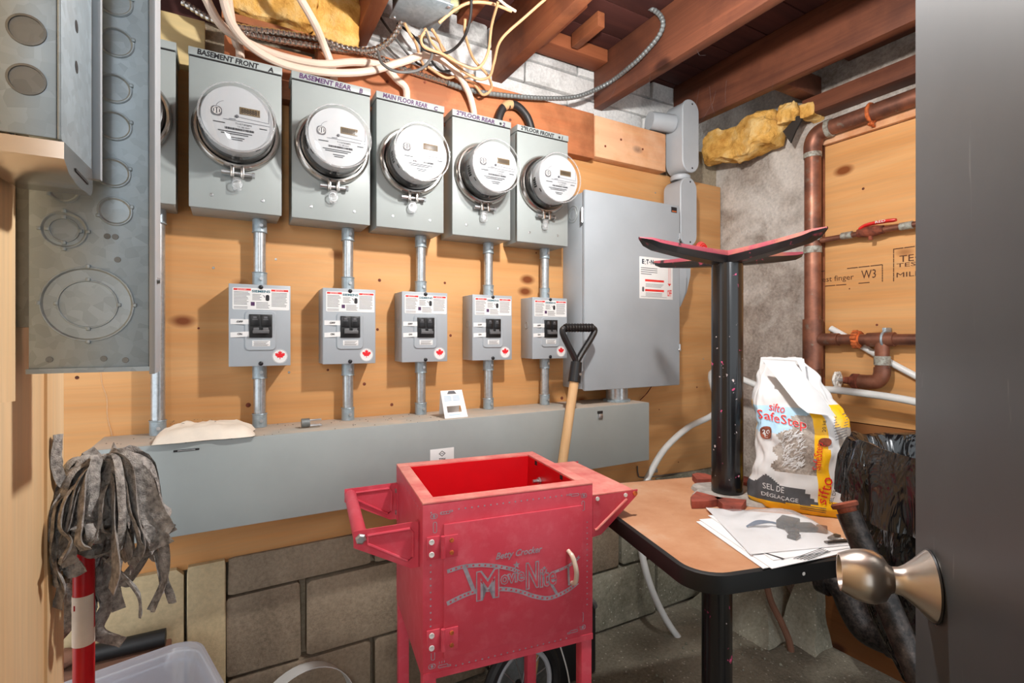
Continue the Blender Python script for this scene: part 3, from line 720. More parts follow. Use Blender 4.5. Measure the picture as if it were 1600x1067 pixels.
# PVC conduit bodies beside the switch
def conduit_body(x0, x1, z0, z1, label):
    t = thing('elbow_fitting', ((x0+x1)/2, -.06, z0), label, 'pipe fitting', 'grey plastic conduit bodies beside the main switch')
    cx, cz, w, h = (x0+x1)/2, (z0+z1)/2, x1-x0, z1-z0
    q = MB(); a = rrect(cx, cz, w-.006, h-.006, .046, 8); q.prism([(x, -.1, z) for x, z in a], (0, .082, 0)); q.build('body', 'pvc_grey', t)
    q = MB(); a = rrect(cx, cz, w, h, .048, 8); b = rrect(cx, cz, w-.006, h-.006, .045, 8)
    va = [q.bm.verts.new((x, -.1005, z)) for x, z in a]; vb = [q.bm.verts.new((x, -.107, z)) for x, z in a]; vc = [q.bm.verts.new((x, -.11, z)) for x, z in b]
    for k in range(len(a)):
        k2 = (k+1) % len(a); q.face([va[k], va[k2], vb[k2], vb[k]]); q.face([vb[k], vb[k2], vc[k2], vc[k]])
    q.face(vc); q.face(va); cv = q.build('cover', 'pvc_grey', t)
    q = MB()
    for zz in (z0+.018, z1-.018): q.lathe([(.004, 0), (.0035, .001), (0, .0012)], (cx+.008, -.11, zz), n=10)
    q.build('cover_screw', 'screw_dark', cv)
    return t
t = conduit_body(1.604, 1.70, 1.822, 2.12, 'upper grey plastic conduit elbow body at the ceiling')
MB().cyl((1.606, -.055, 2.03), (1.50, -.03, 2.03), .036, 24).build('side_hub', 'pvc_grey', t)
MB().lathe([(.037, 0), (.041, .006), (.041, .016), (.036, .022)], (1.651, -.055, 1.80), (0, 0, 1), 24).build('bottom_hub', 'pvc_grey', t)
t = conduit_body(1.592, 1.688, 1.518, 1.80, 'lower grey plastic conduit elbow body joined to the main switch')
MB().cyl((1.594, -.055, 1.60), (1.551, -.055, 1.60), .034, 24).build('side_hub', 'pvc_grey', t)

# ------------------------------------------------------------------ cables under the joists
GW = 'cables looped under the joists'
def cable(name, pts, r, mat, label, cat='cable', group=None, n=10, sub=8, flat=1):
    q = MB(); q.tube(catmull(pts, sub), r, n, flat=flat); return q.build(name, mat, label=label, cat=cat, group=group)
def armored(name, pts, r, mat, label, pitch=.0135, group=None):
    P = catmull(pts, 10); L = [0]
    for a, b in zip(P, P[1:]): L.append(L[-1]+(b-a).length)
    n = int(L[-1]/pitch*4); Q = []; rr = []
    j = 0
    for k in range(n+1):
        s = L[-1]*k/n
        while j < len(L)-2 and L[j+1] < s: j += 1
        f = (s-L[j])/max(1e-9, L[j+1]-L[j]); Q.append(P[j].lerp(P[j+1], f)); rr.append(r*(1, .96, .74, .96)[k % 4])
    q = MB(); q.tube(Q, rr, 10); return q.build(name, mat, label=label, cat='cable', group=group, angle=25)
BT = BZ1+.001
cable('power_cable', [(-0.051, -0.130, 1.978), (-0.013, -0.115, 1.918), (0.044, -0.095, 1.900), (0.127, -0.080, 1.894), (0.224, -0.075, 1.902), (0.321, -0.075, 1.933), (0.398, -0.075, 1.942), (0.441, -0.070, 1.916), (.472, -.06, 1.90), (.475, -.055, BT)], .0105, 'cable_white', 'thick white cable dropping into the top of the MAIN FLOOR REAR C meter box', group=GW)
cable('power_cable', [(-0.011, -0.160, 1.974), (0.010, -0.145, 1.912), (0.053, -0.125, 1.878), (0.125, -0.105, 1.863), (0.228, -0.100, 1.869), (0.340, -0.100, 1.899), (0.442, -0.100, 1.952), (0.526, -0.100, 1.997), (0.607, -0.090, 1.989), (0.670, -0.070, 1.941), (.70, -.055, 1.885), (.70, -.05, BT)], .0105, 'cable_white', 'thick white cable arching right into the top of the 2nd FLOOR REAR meter box', group=GW)
cable('power_cable', [(-0.000, -0.085, 2.022), (0.011, -0.080, 1.947), (0.022, -0.070, 1.904), (.0295, -.055, 1.90), (.0305, -.05, BT)], .0105, 'cable_white', 'thick white cable going straight down into the BASEMENT FRONT A meter box', group=GW)
cable('power_cable', [(0.153, -0.160, 2.029), (0.200, -0.130, 1.981), (0.233, -0.080, 1.955), (.262, -.056, 1.90), (.264, -.05, BT)], .0105, 'cable_white', 'thick white cable going down into the BASEMENT REAR B meter box', group=GW)
q = MB().tube(catmull([(.79, -.06, BT), (.792, -.06, 1.885), (.815, -.06, 1.925), (.858, -.06, 1.935), (.897, -.06, 1.91), (.915, -.06, 1.875), (.917, -.06, BT)], 8), .0135, 12)
jm = q.build('jumper_cable', 'cable_black', label='black taped jumper cable arching between the two rightmost meter boxes', cat='cable')
q = MB().tube(catmull([(.806, -.06, 1.917), (.823, -.06, 1.931), (.84, -.06, 1.9345)], 5), .0142, 12); q.build('tape_wrap', 'cable_beige', jm)
GA = 'armored cables along the ledger'
armored('armored_cable', [(-0.096, -0.030, 1.994), (-0.035, -0.050, 1.960), (0.030, -0.060, 1.954), (0.129, -0.060, 1.968), (0.226, -0.060, 1.978), (0.302, -0.070, 1.969), (0.367, -0.100, 1.970), (0.405, -0.140, 1.992), (0.426, -0.170, 2.029)], .0085, 'stainless', 'ribbed metal armored cable curving up to the junction box', group=GA)
armored('armored_cable', [(0.015, -0.050, 1.945), (0.098, -0.055, 1.946), (0.194, -0.055, 1.956), (0.279, -0.055, 1.966), (0.370, -0.050, 1.979), (0.467, -0.050, 1.963), (0.570, -0.050, 1.957), (0.668, -0.050, 1.953)], .0085, 'stainless', 'lower ribbed metal armored cable lying along the ledger boards', group=GA)
armored('armored_cable', [(0.611, -0.055, 1.953), (0.698, -0.060, 1.947), (0.841, -0.060, 1.964), (0.996, -0.060, 1.992), (1.123, -0.060, 2.030), (1.245, -0.076, 2.100), (1.247, -0.194, 2.108), (1.248, -0.272, 2.125), (1.248, -0.331, 2.149), (1.248, -0.347, 2.184), (1.240, -0.321, 2.232), (1.200, -0.261, 2.284), (1.150, -0.205, 2.328)], .0085, 'galvanized_dark', 'pale grey flexible conduit sagging over the ledger and looping up the big joist', group=GA)
GT = 'thin house wires by the junction box'
TH = [([(0.820, -0.330, 2.144), (0.764, -0.280, 2.089), (0.713, -0.220, 2.036), (0.715, -0.170, 1.992), (0.713, -0.140, 1.961), (0.674, -0.120, 1.956), (0.590, -0.130, 1.979), (0.520, -0.160, 2.000), (0.486, -0.190, 2.017)], 'cable_beige', 'beige wire running from upper right down past the slim joist'),
      ([(0.660, -0.300, 2.084), (0.671, -0.240, 2.055), (0.683, -0.190, 2.001), (0.661, -0.160, 1.964), (0.603, -0.150, 1.971), (0.548, -0.160, 1.978), (0.493, -0.170, 1.976), (0.478, -0.180, 1.992), (0.490, -0.190, 2.016)], 'cable_beige', 'beige wire hooking down in a U beside the slim joist'),
      ([(0.433, -0.170, 2.027), (0.454, -0.150, 2.016), (0.480, -0.130, 2.004), (0.506, -0.090, 1.989), (0.534, -0.060, 1.976)], 'cable_beige', 'short beige wire leaving the left edge of the junction box'),
      ([(0.516, -0.220, 2.026), (0.554, -0.240, 2.062), (0.594, -0.260, 2.085), (0.655, -0.270, 2.096), (0.716, -0.280, 2.088)], 'cable_beige', 'beige wire arching from the junction box to the block on the joist'),
      ([(0.587, -0.240, 2.048), (0.601, -0.210, 2.022), (0.655, -0.150, 1.997), (0.718, -0.120, 1.976), (0.747, -0.090, 1.955), (0.722, -0.080, 1.932), (0.690, -0.080, 1.958), (0.657, -0.060, 1.973)], 'cable_beige', 'beige wire falling in a small loop in front of the ledger'),
      ([(0.507, -0.190, 2.021), (0.538, -0.160, 2.016), (0.568, -0.130, 2.002), (0.639, -0.100, 1.988), (0.609, -0.060, 1.967), (0.541, -0.060, 1.985)], 'cable_beige', 'beige wire bending below the right corner of the junction box'),
      ([(0.673, -0.260, 2.129), (0.712, -0.250, 2.122), (0.749, -0.245, 2.118)], 'cable_white', 'short pale wire end at the upper blocking piece'),
      ([(0.371, -0.120, 1.956), (0.380, -0.140, 1.913), (0.421, -0.150, 1.897), (0.483, -0.150, 1.919), (0.520, -0.150, 1.964), (0.512, -0.160, 1.998), (0.486, -0.190, 2.011)], 'cable_grey', 'dark grey wire drooping below the junction box'),
      ([(0.593, -0.270, 2.097), (0.599, -0.250, 2.053), (0.596, -0.220, 2.015), (0.584, -0.170, 1.998), (0.552, -0.150, 1.984), (0.509, -0.130, 1.993)], 'cable_black', 'black wire hanging from the ceiling right of the junction box')]
for pts, mt, lb2 in TH: cable('house_wire', pts, .0042, mt, lb2, 'wire', GT, 8)
for k in range(6):
    if k > 2: break
    x0 = .40+.07*k; cable('house_wire', [(x0, .02, 2.16-.02*k), (x0+.05, -.03, 2.06+.015*k), (x0+.13, .0, 2.02), (x0+.2, .03, 2.05)], .0038, ('cable_grey', 'cable_black', 'cable_beige')[k % 3], '%s wire tangled in the dark gap behind the junction box' % ('grey', 'black', 'beige')[k], 'wire', 'tangled wires behind the junction box', 8)
jb = thing('junction_box', (.46, -.2, 2.05), 'square metal junction box with bare cover plate under the joists', 'junction box')
MB().box((.405, -.275, 2.052), (.53, -.145, 2.10), .003).build('box', 'galvanized_dark', jb)
cp = MB().box((.398, -.28, 2.046), (.537, -.14, 2.0515), .002).build('cover_plate', 'galvanized', jb)
q = MB()
for p in ((.41, -.15), (.525, -.15), (.41, -.27), (.525, -.27)): q.lathe([(.005, 0), (.0045, .0025), (0, .003)], (p[0], p[1], 2.046), (0, 0, -1), 10)
q.build('cover_screw', 'zinc', cp)
MB().box((.43, -.22, 2.10), (.50, -.19, 2.241)).build('hanger_strap', 'galvanized_dark', jb)
for k, p in enumerate(((.60, -.12, 2.16), (.545, -.06, 2.14))):
    b2 = bmesh.new(); bmesh.ops.create_icosphere(b2, subdivisions=2, radius=.022)
    for v in b2.verts: v.co = Vector((v.co.x*1.4, v.co.y, v.co.z*.9))+mnoise.noise_vector(v.co*40)*.006
    q = MB(); q.merge(b2, Matrix.Translation(p)); q.build('cable_staple_pad', 'pale_green', label='pale green lump of old wadding, %s the junction box' % ('farther right of', 'close behind')[k], cat='wadding', group='green wadding lumps')
# insulation
def batt(lo, hi, amp, label, mat='insulation', cuts=15, seed=0, M=None):
    b = bmesh.new(); bmesh.ops.create_cube(b, size=1); bmesh.ops.subdivide_edges(b, edges=b.edges[:], cuts=cuts, use_grid_fill=True)
    lo, hi = Vector(lo), Vector(hi)
    for v in b.verts:
        n = v.co.normalized()*.62; c = v.co.lerp(n, .35)
        v.co = Vector([(lo[i]+hi[i])/2+c[i]*(hi[i]-lo[i])*1.05 for i in range(3)])
        v.co += mnoise.noise_vector(v.co*7+Vector((seed, 3, 1)))*amp+mnoise.noise_vector(v.co*22+Vector((seed, 3, 1)))*amp*.5+mnoise.noise_vector(v.co*60)*amp*.25
    q = MB(); q.merge(b, M); return q.build('insulation_batt', mat, label=label, cat='insulation', group='fibreglass insulation batts', angle=80)
batt((.0, -.06, 2.0), (.205, .06, 2.22), .022, 'bright yellow insulation batt above the BASEMENT FRONT meter', seed=1)
batt((.215, -.05, 1.985), (.33, .055, 2.22), .018, 'darker orange insulation batt left of the first slim joist', seed=5)
batt((1.85, -.31, 1.915), (1.945, -.012, 2.045), .03, 'long yellow insulation batt hanging below the joist on the right wall', seed=9)
batt((1.875, -.40, 1.985), (1.955, -.33, 2.05), .02, 'small pale insulation tuft curling under the right joist', seed=13)
batt((1.89, -.455, 1.975), (1.972, -.41, 2.02), .016, 'ragged insulation clump just above the copper elbow', seed=17)
q = MB().prism([(1.90, -.375, 1.90), (1.90, -.345, 1.955), (1.90, -.40, 1.995), (1.90, -.425, 1.985), (1.90, -.395, 1.94)], (.008, 0, 0)); q.build('paper_backing', 'insul_dark', label='torn black vapour paper hanging by the right insulation', cat='paper')
q = MB()
for k in range(12):
    a = Vector((R.uniform(1.2, 1.8), R.uniform(-.5, -.1), 2.055)); b = a+Vector((R.uniform(-.06, .06), R.uniform(-.05, .05), -R.uniform(.03, .09)))
    q.tube([a, (a+b)/2+Vector((0, .004, -.01)), b], .00018, 4)
q.build('cobweb', 'print_grey', label='thin cobweb threads hanging under the joists', cat='cobweb', kind='stuff')

# ------------------------------------------------------------------ copper pipes on the right wall
PX = 1.915
cp_ = thing('copper_riser', (PX, -.452, 0), 'thick copper pipe rising up the corner and turning along the right wall', 'pipe')
R1 = .028
MB().cyl((PX, -.452, 1.215), (PX, -.452, 1.84), R1, 22).build('riser_pipe', 'copper', cp_)
el = [(PX, -.452, 1.838), (PX, -.453, 1.868), (PX, -.462, 1.892), (PX, -.480, 1.907), (PX, -.51, 1.911)]
MB().tube(catmull(el, 5), R1+.003, 20).build('elbow', 'copper', cp_)
MB().cyl((PX, -.508, 1.911), (PX, -1.3, 1.922), R1, 22).build('top_pipe', 'copper', cp_)
MB().cyl((PX, -.505, 1.9108), (PX, -.522, 1.9112), R1+.0045, 20).build('solder_joint', 'solder', cp_)
for z in (1.832, 1.52, 1.475, 1.20): MB().cyl((PX, -.452, z-.012), (PX, -.452, z+.012), R1+.0025, 20).build('solder_joint', 'solder', cp_)
MB().cyl((PX, -.452, 1.03), (PX, -.452, 1.215), R1+.006, 22).build('tee_body', 'copper', cp_)
MB().cyl((PX, -.452, .62), (PX, -.452, 1.03), R1, 22).build('lower_pipe', 'copper', cp_)
MB().cyl((PX, -.48, 1.14), (PX, -.545, 1.14), .0225, 20).build('tee_branch', 'copper', cp_)
hk = MB().ring((PX, -.65, 1.913), (0, 1, .01), R1+.002, .006, 24, 6).box((PX-.006, -.656, 1.87), (PX+.006, -.644, 1.884)).box((PX-.02, -.653, 1.868), (PX+.055, -.647, 1.874)).build('pipe_hanger', 'rust', cp_)
b_ = thing('branch_pipe', (PX, -.66, 1.14), 'horizontal copper branch pipe with rusty clamp and hose valve on right wall', 'pipe')
MB().cyl((PX, -.546, 1.14), (PX, -1.2, 1.142), .0185, 20).build('pipe', 'copper', b_)
q = MB()
for k in range(14):
    a = 2*PI*k/14; q.box((-.006, -.009, .014), (.006, .009, .029+.006*R.random()), .002, M=Matrix.Translation((PX, -.606, 1.14)) @ Matrix.Rotation(a, 4, 'Y'))
q.cyl((PX, -.594, 1.14), (PX, -.618, 1.14), .023, 18); q.build('rusty_clamp', 'rust', b_)
MB().cyl((PX, -.64, 1.14), (PX, -.72, 1.1415), .0235, 20).build('tee_sleeve', 'copper', b_)
MB().cyl((PX, -.683, 1.135), (PX, -.683, 1.045), .021, 20).build('tee_drop', 'copper', b_)
MB().cyl((PX, -.683, 1.055), (PX, -.683, 1.085), .024, 20).build('drop_collar', 'solder', b_)
MB().tube(catmull([(PX, -.683, 1.046), (PX, -.681, 1.02), (PX, -.668, 1.0), (PX, -.645, .995), (PX, -.615, .995)], 5), .0245, 18).build('drop_elbow', 'copper', b_)
MB().lathe([(.0225, 0), (.026, .004), (.026, .022), (.02, .028), (.014, .03), (.012, .05), (0, .05)], (PX, -.614, .995), (0, 1, 0), 20).build('valve_body', 'rust_dark', b_)
q = MB(); q.cyl((PX, -.566, .995), (PX, -.535, .995), .006, 10)
st_ = q.build('valve_stem', 'zinc', b_)
q = MB().ring((PX, -.54, .995), (0, 1, 0), .024, .0055, 24, 6)
for k in range(6):
    a = PI/3*k; q.cyl((PX, -.54, .995), (PX+math.cos(a)*.024, -.54, .995+math.sin(a)*.024), .004, 6); q.lathe([(0, -.007), (.007, 0), (0, .007)], (PX+math.cos(a)*.027, -.54, .995+math.sin(a)*.027), (0, 1, 0), 8)
q.build('valve_wheel', 'valve_white', st_)
MB().ring((PX, -.69, 1.1415), (0, 1, 0), .0245, .004, 20, 6).box((PX-.004, -.696, 1.165), (PX+.035, -.684, 1.18), .002).build('wall_clip', 'galvanized', b_)
s_ = thing('thin_copper_pipe', (PX, -.65, 1.51), 'thin copper water pipe with red lever ball valve on right wall', 'pipe')
MB().cyl((PX, -.483, 1.506), (PX, -1.2, 1.514), .0098, 14).build('pipe', 'copper', s_)
for a, b in ((-.555, -.59), (-.735, -.77)): MB().cyl((PX, a, 1.5085), (PX, b, 1.509), .0128, 14).build('coupling', 'solder', s_)
q = MB().lathe([(.011, -.04), (.014, -.04), (.015, -.03), (.018, -.015), (.018, .015), (.015, .03), (.014, .04), (.011, .04)], (PX, -.648, 1.5095), (0, 1, 0), 18).cyl((PX, -.648, 1.494), (PX, -.648, 1.48), .007, 10); q.build('ball_valve', 'rust_dark', s_)
q = MB().tube(catmull([(PX-.004, -.615, 1.522), (PX-.004, -.64, 1.533), (PX-.004, -.68, 1.535), (PX-.004, -.725, 1.533)], 5), [.008]+[.0105]*14+[.008], 10, flat=.6); vl = q.build('valve_lever', 'valve_red', s_)
MB().text('RED', (PX-.0152, -.684, 1.535), (0, -1, 0), Z1, .008, .03).build('lever_mark', 'white_plate', vl)

# hoses
cable('plastic_hose', [(1.860, -0.863, 0.916), (1.860, -0.815, 0.945), (1.860, -0.673, 0.959), (1.860, -0.507, 0.961), (1.860, -0.336, 0.938), (1.80, -.10, 1.003), (1.822, -0.100, 0.839), (1.646, -0.100, 0.778), (1.508, -0.110, 0.711), (1.423, -0.120, 0.636), (1.380, -0.130, 0.583), (1.335, -0.150, 0.471), (1.338, -0.160, 0.337), (1.386, -0.170, 0.187), (1.486, -0.170, 0.027), (1.628, -0.170, -0.127), (1.766, -0.160, -0.234)], .0125, 'hose_white', 'milky plastic hose curving from the right wall down behind the table', 'hose', n=12)
cable('plastic_hose', [(1.943, -0.502, 1.181), (1.943, -0.551, 1.152), (1.943, -0.673, 1.076), (1.943, -0.782, 1.014), (1.943, -0.880, 0.963)], .011, 'hose_white', 'second milky hose slanting behind the copper branch pipe', 'hose', n=12)
cable('drain_hose', [(1.800, -0.338, 0.219), (1.800, -0.362, 0.144), (1.800, -0.405, 0.081), (1.800, -0.437, 0.014), (1.800, -0.439, -0.083)], .012, 'cloth_brown', 'thin brown tube hanging on the pale wall under the table', 'hose')
w_ = cable('ground_wire', [(1.458, -0.006, 0.623), (1.462, -0.006, 0.591), (1.483, -0.006, 0.573), (1.617, -0.006, 0.565), (1.793, -0.006, 0.558)], .0025, 'cable_grey', 'thin grey ground wire below the trough end', 'wire')
MB().box((1.545, -.014, .585), (1.565, -.0005, .60), .002).build('wire_clamp', 'zinc', w_)
cable('red_wire', [(1.522, -0.020, 0.945), (1.499, -0.015, 0.916), (1.468, -0.010, 0.891)], .002, 'rust_dark', 'short rust-brown wire stub under the main switch', 'wire')
vb = thing('red_shutoff_valve', (1.93, -.12, .93), 'red shutoff valve handle peeking behind the black post', 'valve')
MB().cyl((1.93, -.10, .70), (1.93, -.10, .98), .012, 12).build('pipe', 'copper', vb)
MB().box((1.915, -.125, .86), (1.945, -.112, .93), .004).build('handle', 'valve_red', vb)
MB().cyl((1.93, -.112, .895), (1.93, -.10, .895), .014, 12).build('valve_body', 'rust_dark', vb)
# old fittings low on the right wall and broken concrete at its foot
of = thing('drain_fitting', (1.80, -.58, .3), 'old dark iron drain fitting under the table by the right wall', 'pipe')
MB().tube(catmull([(1.800, -0.562, 0.324), (1.800, -0.596, 0.320), (1.800, -0.628, 0.298), (1.800, -0.654, 0.246), (1.800, -0.694, 0.203), (1.800, -0.773, 0.207)], 6), .045, 18).build('bend', 'black_iron', of)
MB().cyl((1.800, -0.549, 0.323), (1.800, -0.583, 0.322), .058, 20).build('hub', 'black_iron', of)
MB().cyl((1.800, -0.755, 0.204), (1.800, -0.929, 0.223), .05, 18).build('waste_pipe', 'black_iron', of)
for i, (lo, hi) in enumerate((((1.72, -.40, 0), (1.98, -.02, .16)), ((1.84, -.50, 0), (1.98, -.36, .22)))):
    q = MB(); b = bmesh.new(); bmesh.ops.create_cube(b, size=1); bmesh.ops.subdivide_edges(b, edges=b.edges[:], cuts=5, use_grid_fill=True)
    lo, hi = Vector(lo), Vector(hi)
    for v in b.verts:
        c = v.co.copy(); k = 1-.55*(c.z+.5); v.co = Vector((hi.x-(hi.x-lo.x)*(.5-c.x)*k, (lo.y+hi.y)/2+c.y*(hi.y-lo.y)*k, lo.z+(c.z+.5)*(hi.z-lo.z)))
        v.co += mnoise.noise_vector(v.co*12)*.012
    q.merge(b); q.build('footing_lump', 'block_pale', wr)

# ------------------------------------------------------------------ galvanized panel and open box at the left edge
pn = thing('knockout_panel', (-.12, -.85, 1.11), 'galvanized electrical panel end with round knockouts on the left wall', 'panel')
body = MB().box((-.1785, -.85, 1.1145), (-.0765, -.815, 2.03), .0015).build('end_plate', 'galvanized', pn)
MB().box((-.0762, -.853, 1.108), (-.0705, -.80, 2.03), .001).build('side_flange', 'pvc_grey', pn)
MB().box((-.180, -.8525, 1.1115), (-.075, -.8495, 1.1165)).build('bottom_lip', 'galvanized', pn)
MB().box((-.1895, -.845, 1.16), (-.179, -.82, 1.95)).build('mounting_bracket', 'galvanized_dark', pn)
MB().lathe([(.004, 0), (.003, .003), (0, .003)], (-.0705, -.835, 1.215), (1, 0, 0), 10).build('flange_screw', 'zinc', pn)
KP = [(-0.130, -0.850, 1.185), (-0.150, -0.850, 1.263), (-0.107, -0.850, 1.288), (-0.150, -0.850, 1.305), (-0.109, -0.850, 1.330), (-0.108, -0.850, 1.382), (-0.108, -0.850, 1.423), (-0.106, -0.850, 1.474), (-0.107, -0.850, 1.519)]
KR = [(.0405, .0265), (.020, .0135), (.016,), (.0135,), (.0165,), (.0165,), (.0165,), (.0165,), (.0165,)]
for p, rs in zip(KP, KR):
    q = MB(); q.lathe([(rs[0], 0), (rs[0], .0012), (rs[0]-.002, .0016), (rs[0]-.0034, .0006), (0, .0006)], p, (0, -1, 0), 36)
    for r in rs:
        q.ring(Vector(p)+Vector((0, -.0012, 0)), (0, -1, 0), r-.0012, .0009, 36, 6)
        for k in range(2 if len(rs) == 1 else 4):
            a = (.4 if len(rs) == 1 else 0)+k*(PI if len(rs) == 1 else PI/2); q.box((p[0]+math.cos(a)*r-.002, p[1]-.003, p[2]+math.sin(a)*r-.002), (p[0]+math.cos(a)*r+.002, p[1], p[2]+math.sin(a)*r+.002), .0008)
    q.build('knockout', 'galvanized', pn)
q = MB()
for p in ((-0.162, -0.850, 1.126), (-0.117, -0.850, 1.126), (-0.098, -0.850, 1.124), (-0.105, -0.850, 1.235), (-0.114, -0.850, 1.260), (-0.107, -0.850, 1.260)): q.lathe([(.0032, 0), (.003, .0008), (0, .0006)], p, (0, -1, 0), 12)
q.build('screw_hole', 'galvanized_dark', body, kind='stuff')
ob = thing('open_utility_box', (-.13, -.96, 1.3), 'open galvanized utility box with curved bracket at the top left edge', 'utility box')
f = MB().box((-.175, -1.003, 1.313), (-.122, -1.0, 1.62), .001).build('face_plate', 'galvanized', ob)
for zz in (1.357, 1.397): MB().lathe([(.0125, 0), (.0125, .0012), (.0108, .0014), (.0106, .0003), (0, .0003)], (-.1405, -1.003, zz), (0, -1, 0), 28).build('knockout', 'galvanized_dark', f)
sp = MB().box((-.122, -1.003, 1.313), (-.119, -.895, 1.64), .001).build('side_plate', 'galvanized', ob)
q = MB()
for yy, zz in ((-.955, 1.432), (-.955, 1.395), (-.93, 1.50)): q.lathe([(.0055, 0), (0, .0004)], (-.1188, yy, zz), (1, 0, 0), 14)
q.build('screw_hole', 'seam_black', sp, kind='stuff')
MB().box((-.1195, -.894, 1.31), (-.112, -.886, 1.64), .001).build('edge_channel', 'pvc_grey', ob)
q = MB(); n = 12; prof = [(.052*math.sin(PI*.5*k/n), -.042*(1-math.cos(PI*.5*k/n))) for k in range(n+1)]
a = [(-.118, -.948-.052+p[0]*1.9-.0, 1.322+p[1]-.0) for p in prof]
q.prism([(-.118, -1.0, 1.312), (-.118, -1.0, 1.298), (-.118, -.985, 1.290), (-.118, -.955, 1.287), (-.118, -.905, 1.290), (-.118, -.897, 1.296), (-.118, -.897, 1.318)], (-.0525, 0, 0)); br = q.build('curved_bracket', 'stainless', ob)
MB().box((-.1182, -.965, 1.298), (-.1172, -.918, 1.3005)).build('bracket_slot', 'seam_black', br)
MB().box((-.1905, -1.0, 1.34), (-.1755, -.9, 1.6)).build('back_plate', 'galvanized_dark', ob)

# ------------------------------------------------------------------ things lying on the trough
TT = TZ+.0008
def pillow(name, mat, x0, x1, y0, y1, z, h, label, cat, rz=0, amp=.004):
    q = MB()
    def f(s):
        def g(u, v):
            e = max(0, (1-abs(2*u-1)**3.2)*(1-abs(2*v-1)**3.2)); w = 1-.10*abs(2*v-1)**2*(abs(2*u-1)**2)
            p = Vector((x0+(x1-x0)*u, y0+(y1-y0)*v, 0)); n = (mnoise.noise(Vector((u*5, v*5, s*3)))+.7*mnoise.noise(Vector((u*14, v*9, s*3+5))))*amp*1.1
            zz = z+.002+(h*e**.6*.85+n*e*2 if s > 0 else 0)
            return (p.x+mnoise.noise(Vector((u*3, v*3, 9)))*.008, p.y+mnoise.noise(Vector((u*3, v*3, 4)))*.006, zz+(.002 if s > 0 else 0))
        return g
    q.grid(f(1), 26, 18); q.grid(f(-1), 26, 18)
    bmesh.ops.remove_doubles(q.bm, verts=q.bm.verts[:], dist=.003)
    return q.build(name, mat, label=label, cat=cat, angle=70)
po = pillow('plastic_pouch', 'pouch_white', -.145, .06, -.190, -.06, TT, .036, 'dusty white plastic pouch lying on the left end of the trough', 'pouch')
q = MB()
for k in range(18):
    u, v = R.uniform(.1, .7), R.uniform(.2, .8); q.lathe([(R.uniform(.001, .0024), 0), (0, .0008)], (-.14+.2*u, -.163+.105*v, TT+.037), (0, 0, 1), 6)
q.build('dirt_speck', 'insul_dark', po, kind='stuff')
pg = thing('plug_adapter', (.185, -.11, TT), 'small grey plug-like fitting lying on the trough beside the pouch', 'plug')
MB().cyl((.172, -.112, TT+.0125), (.192, -.112, TT+.0125), .0118, 14).build('plug_body', 'galvanized_dark', pg)
q = MB()
for yy, zz in ((-.119, .005), (-.105, .005), (-.112, .019)): q.box((.192, yy-.003, TT+zz-.002), (.222, yy+.003, TT+zz+.002), .001)
q.build('prong', 'zinc', pg)
tc = thing('tent_card', (.595, -.12, TT), 'white folded tent card with cut-out window standing on the trough', 'card')
fl, fr_, bl, br_ = Vector((.559, -.158, TT)), Vector((.633, -.158, TT)), Vector((.575, -.07, TT)), Vector((.64, -.07, TT))
tl_, tr_ = Vector((.5565, -.128, .988)), Vector((.626, -.128, .988))
def lerp2(u, v): return (fl.lerp(fr_, u)).lerp(tl_.lerp(tr_, u), v)
q = MB()
for (u0, u1, v0, v1) in ((0, 1, 0, .2), (0, 1, .43, 1), (0, .16, .2, .43), (.78, 1, .2, .43)):
    q.prism([lerp2(u0, v0), lerp2(u1, v0), lerp2(u1, v1), lerp2(u0, v1)], (0, .0008, 0))
q.build('front_panel', 'paper', tc)
MB().prism([bl, br_, tr_, tl_], (0, .0008, 0)).build('back_panel', 'paper', tc)
q = MB()
for (u0, u1, v0, v1) in ((.1, .42, .62, .8), (.5, .8, .62, .8)):
    for k in range(4): q.prism([lerp2(u0, v0+.05*k)+Vector((0, -.0004, 0)), lerp2(u1, v0+.05*k)+Vector((0, -.0004, 0)), lerp2(u1, v0+.05*k+.02)+Vector((0, -.0004, 0)), lerp2(u0, v0+.05*k+.02)+Vector((0, -.0004, 0))], (0, -.0002, 0))
q.prism([lerp2(.2, .1)+Vector((0, -.0004, 0)), lerp2(.7, .1)+Vector((0, -.0004, 0)), lerp2(.7, .125)+Vector((0, -.0004, 0)), lerp2(.2, .125)+Vector((0, -.0004, 0))], (0, -.0002, 0))
q.build('card_print', 'bag_blue', tc)
MB().prism([lerp2(.27, .87)+Vector((0, -.0006, 0)), lerp2(.7, .87)+Vector((0, -.0006, 0)), lerp2(.62, .98)+Vector((0, -.0006, 0)), lerp2(.36, .98)+Vector((0, -.0006, 0))], (0, -.0004, 0)).build('tape_piece', 'print_grey', tc)
q = MB()
for k in range(60):
    xx = R.uniform(-.24, .55); q.lathe([(R.uniform(.001, .003), 0), (0, .0012)], (xx, R.uniform(-.18, -.01), TZ+.0002), (0, 0, 1), 5)
q.build('debris', 'insul_dark', label='dark crumbs of dirt scattered along the trough top', cat='debris', kind='stuff')

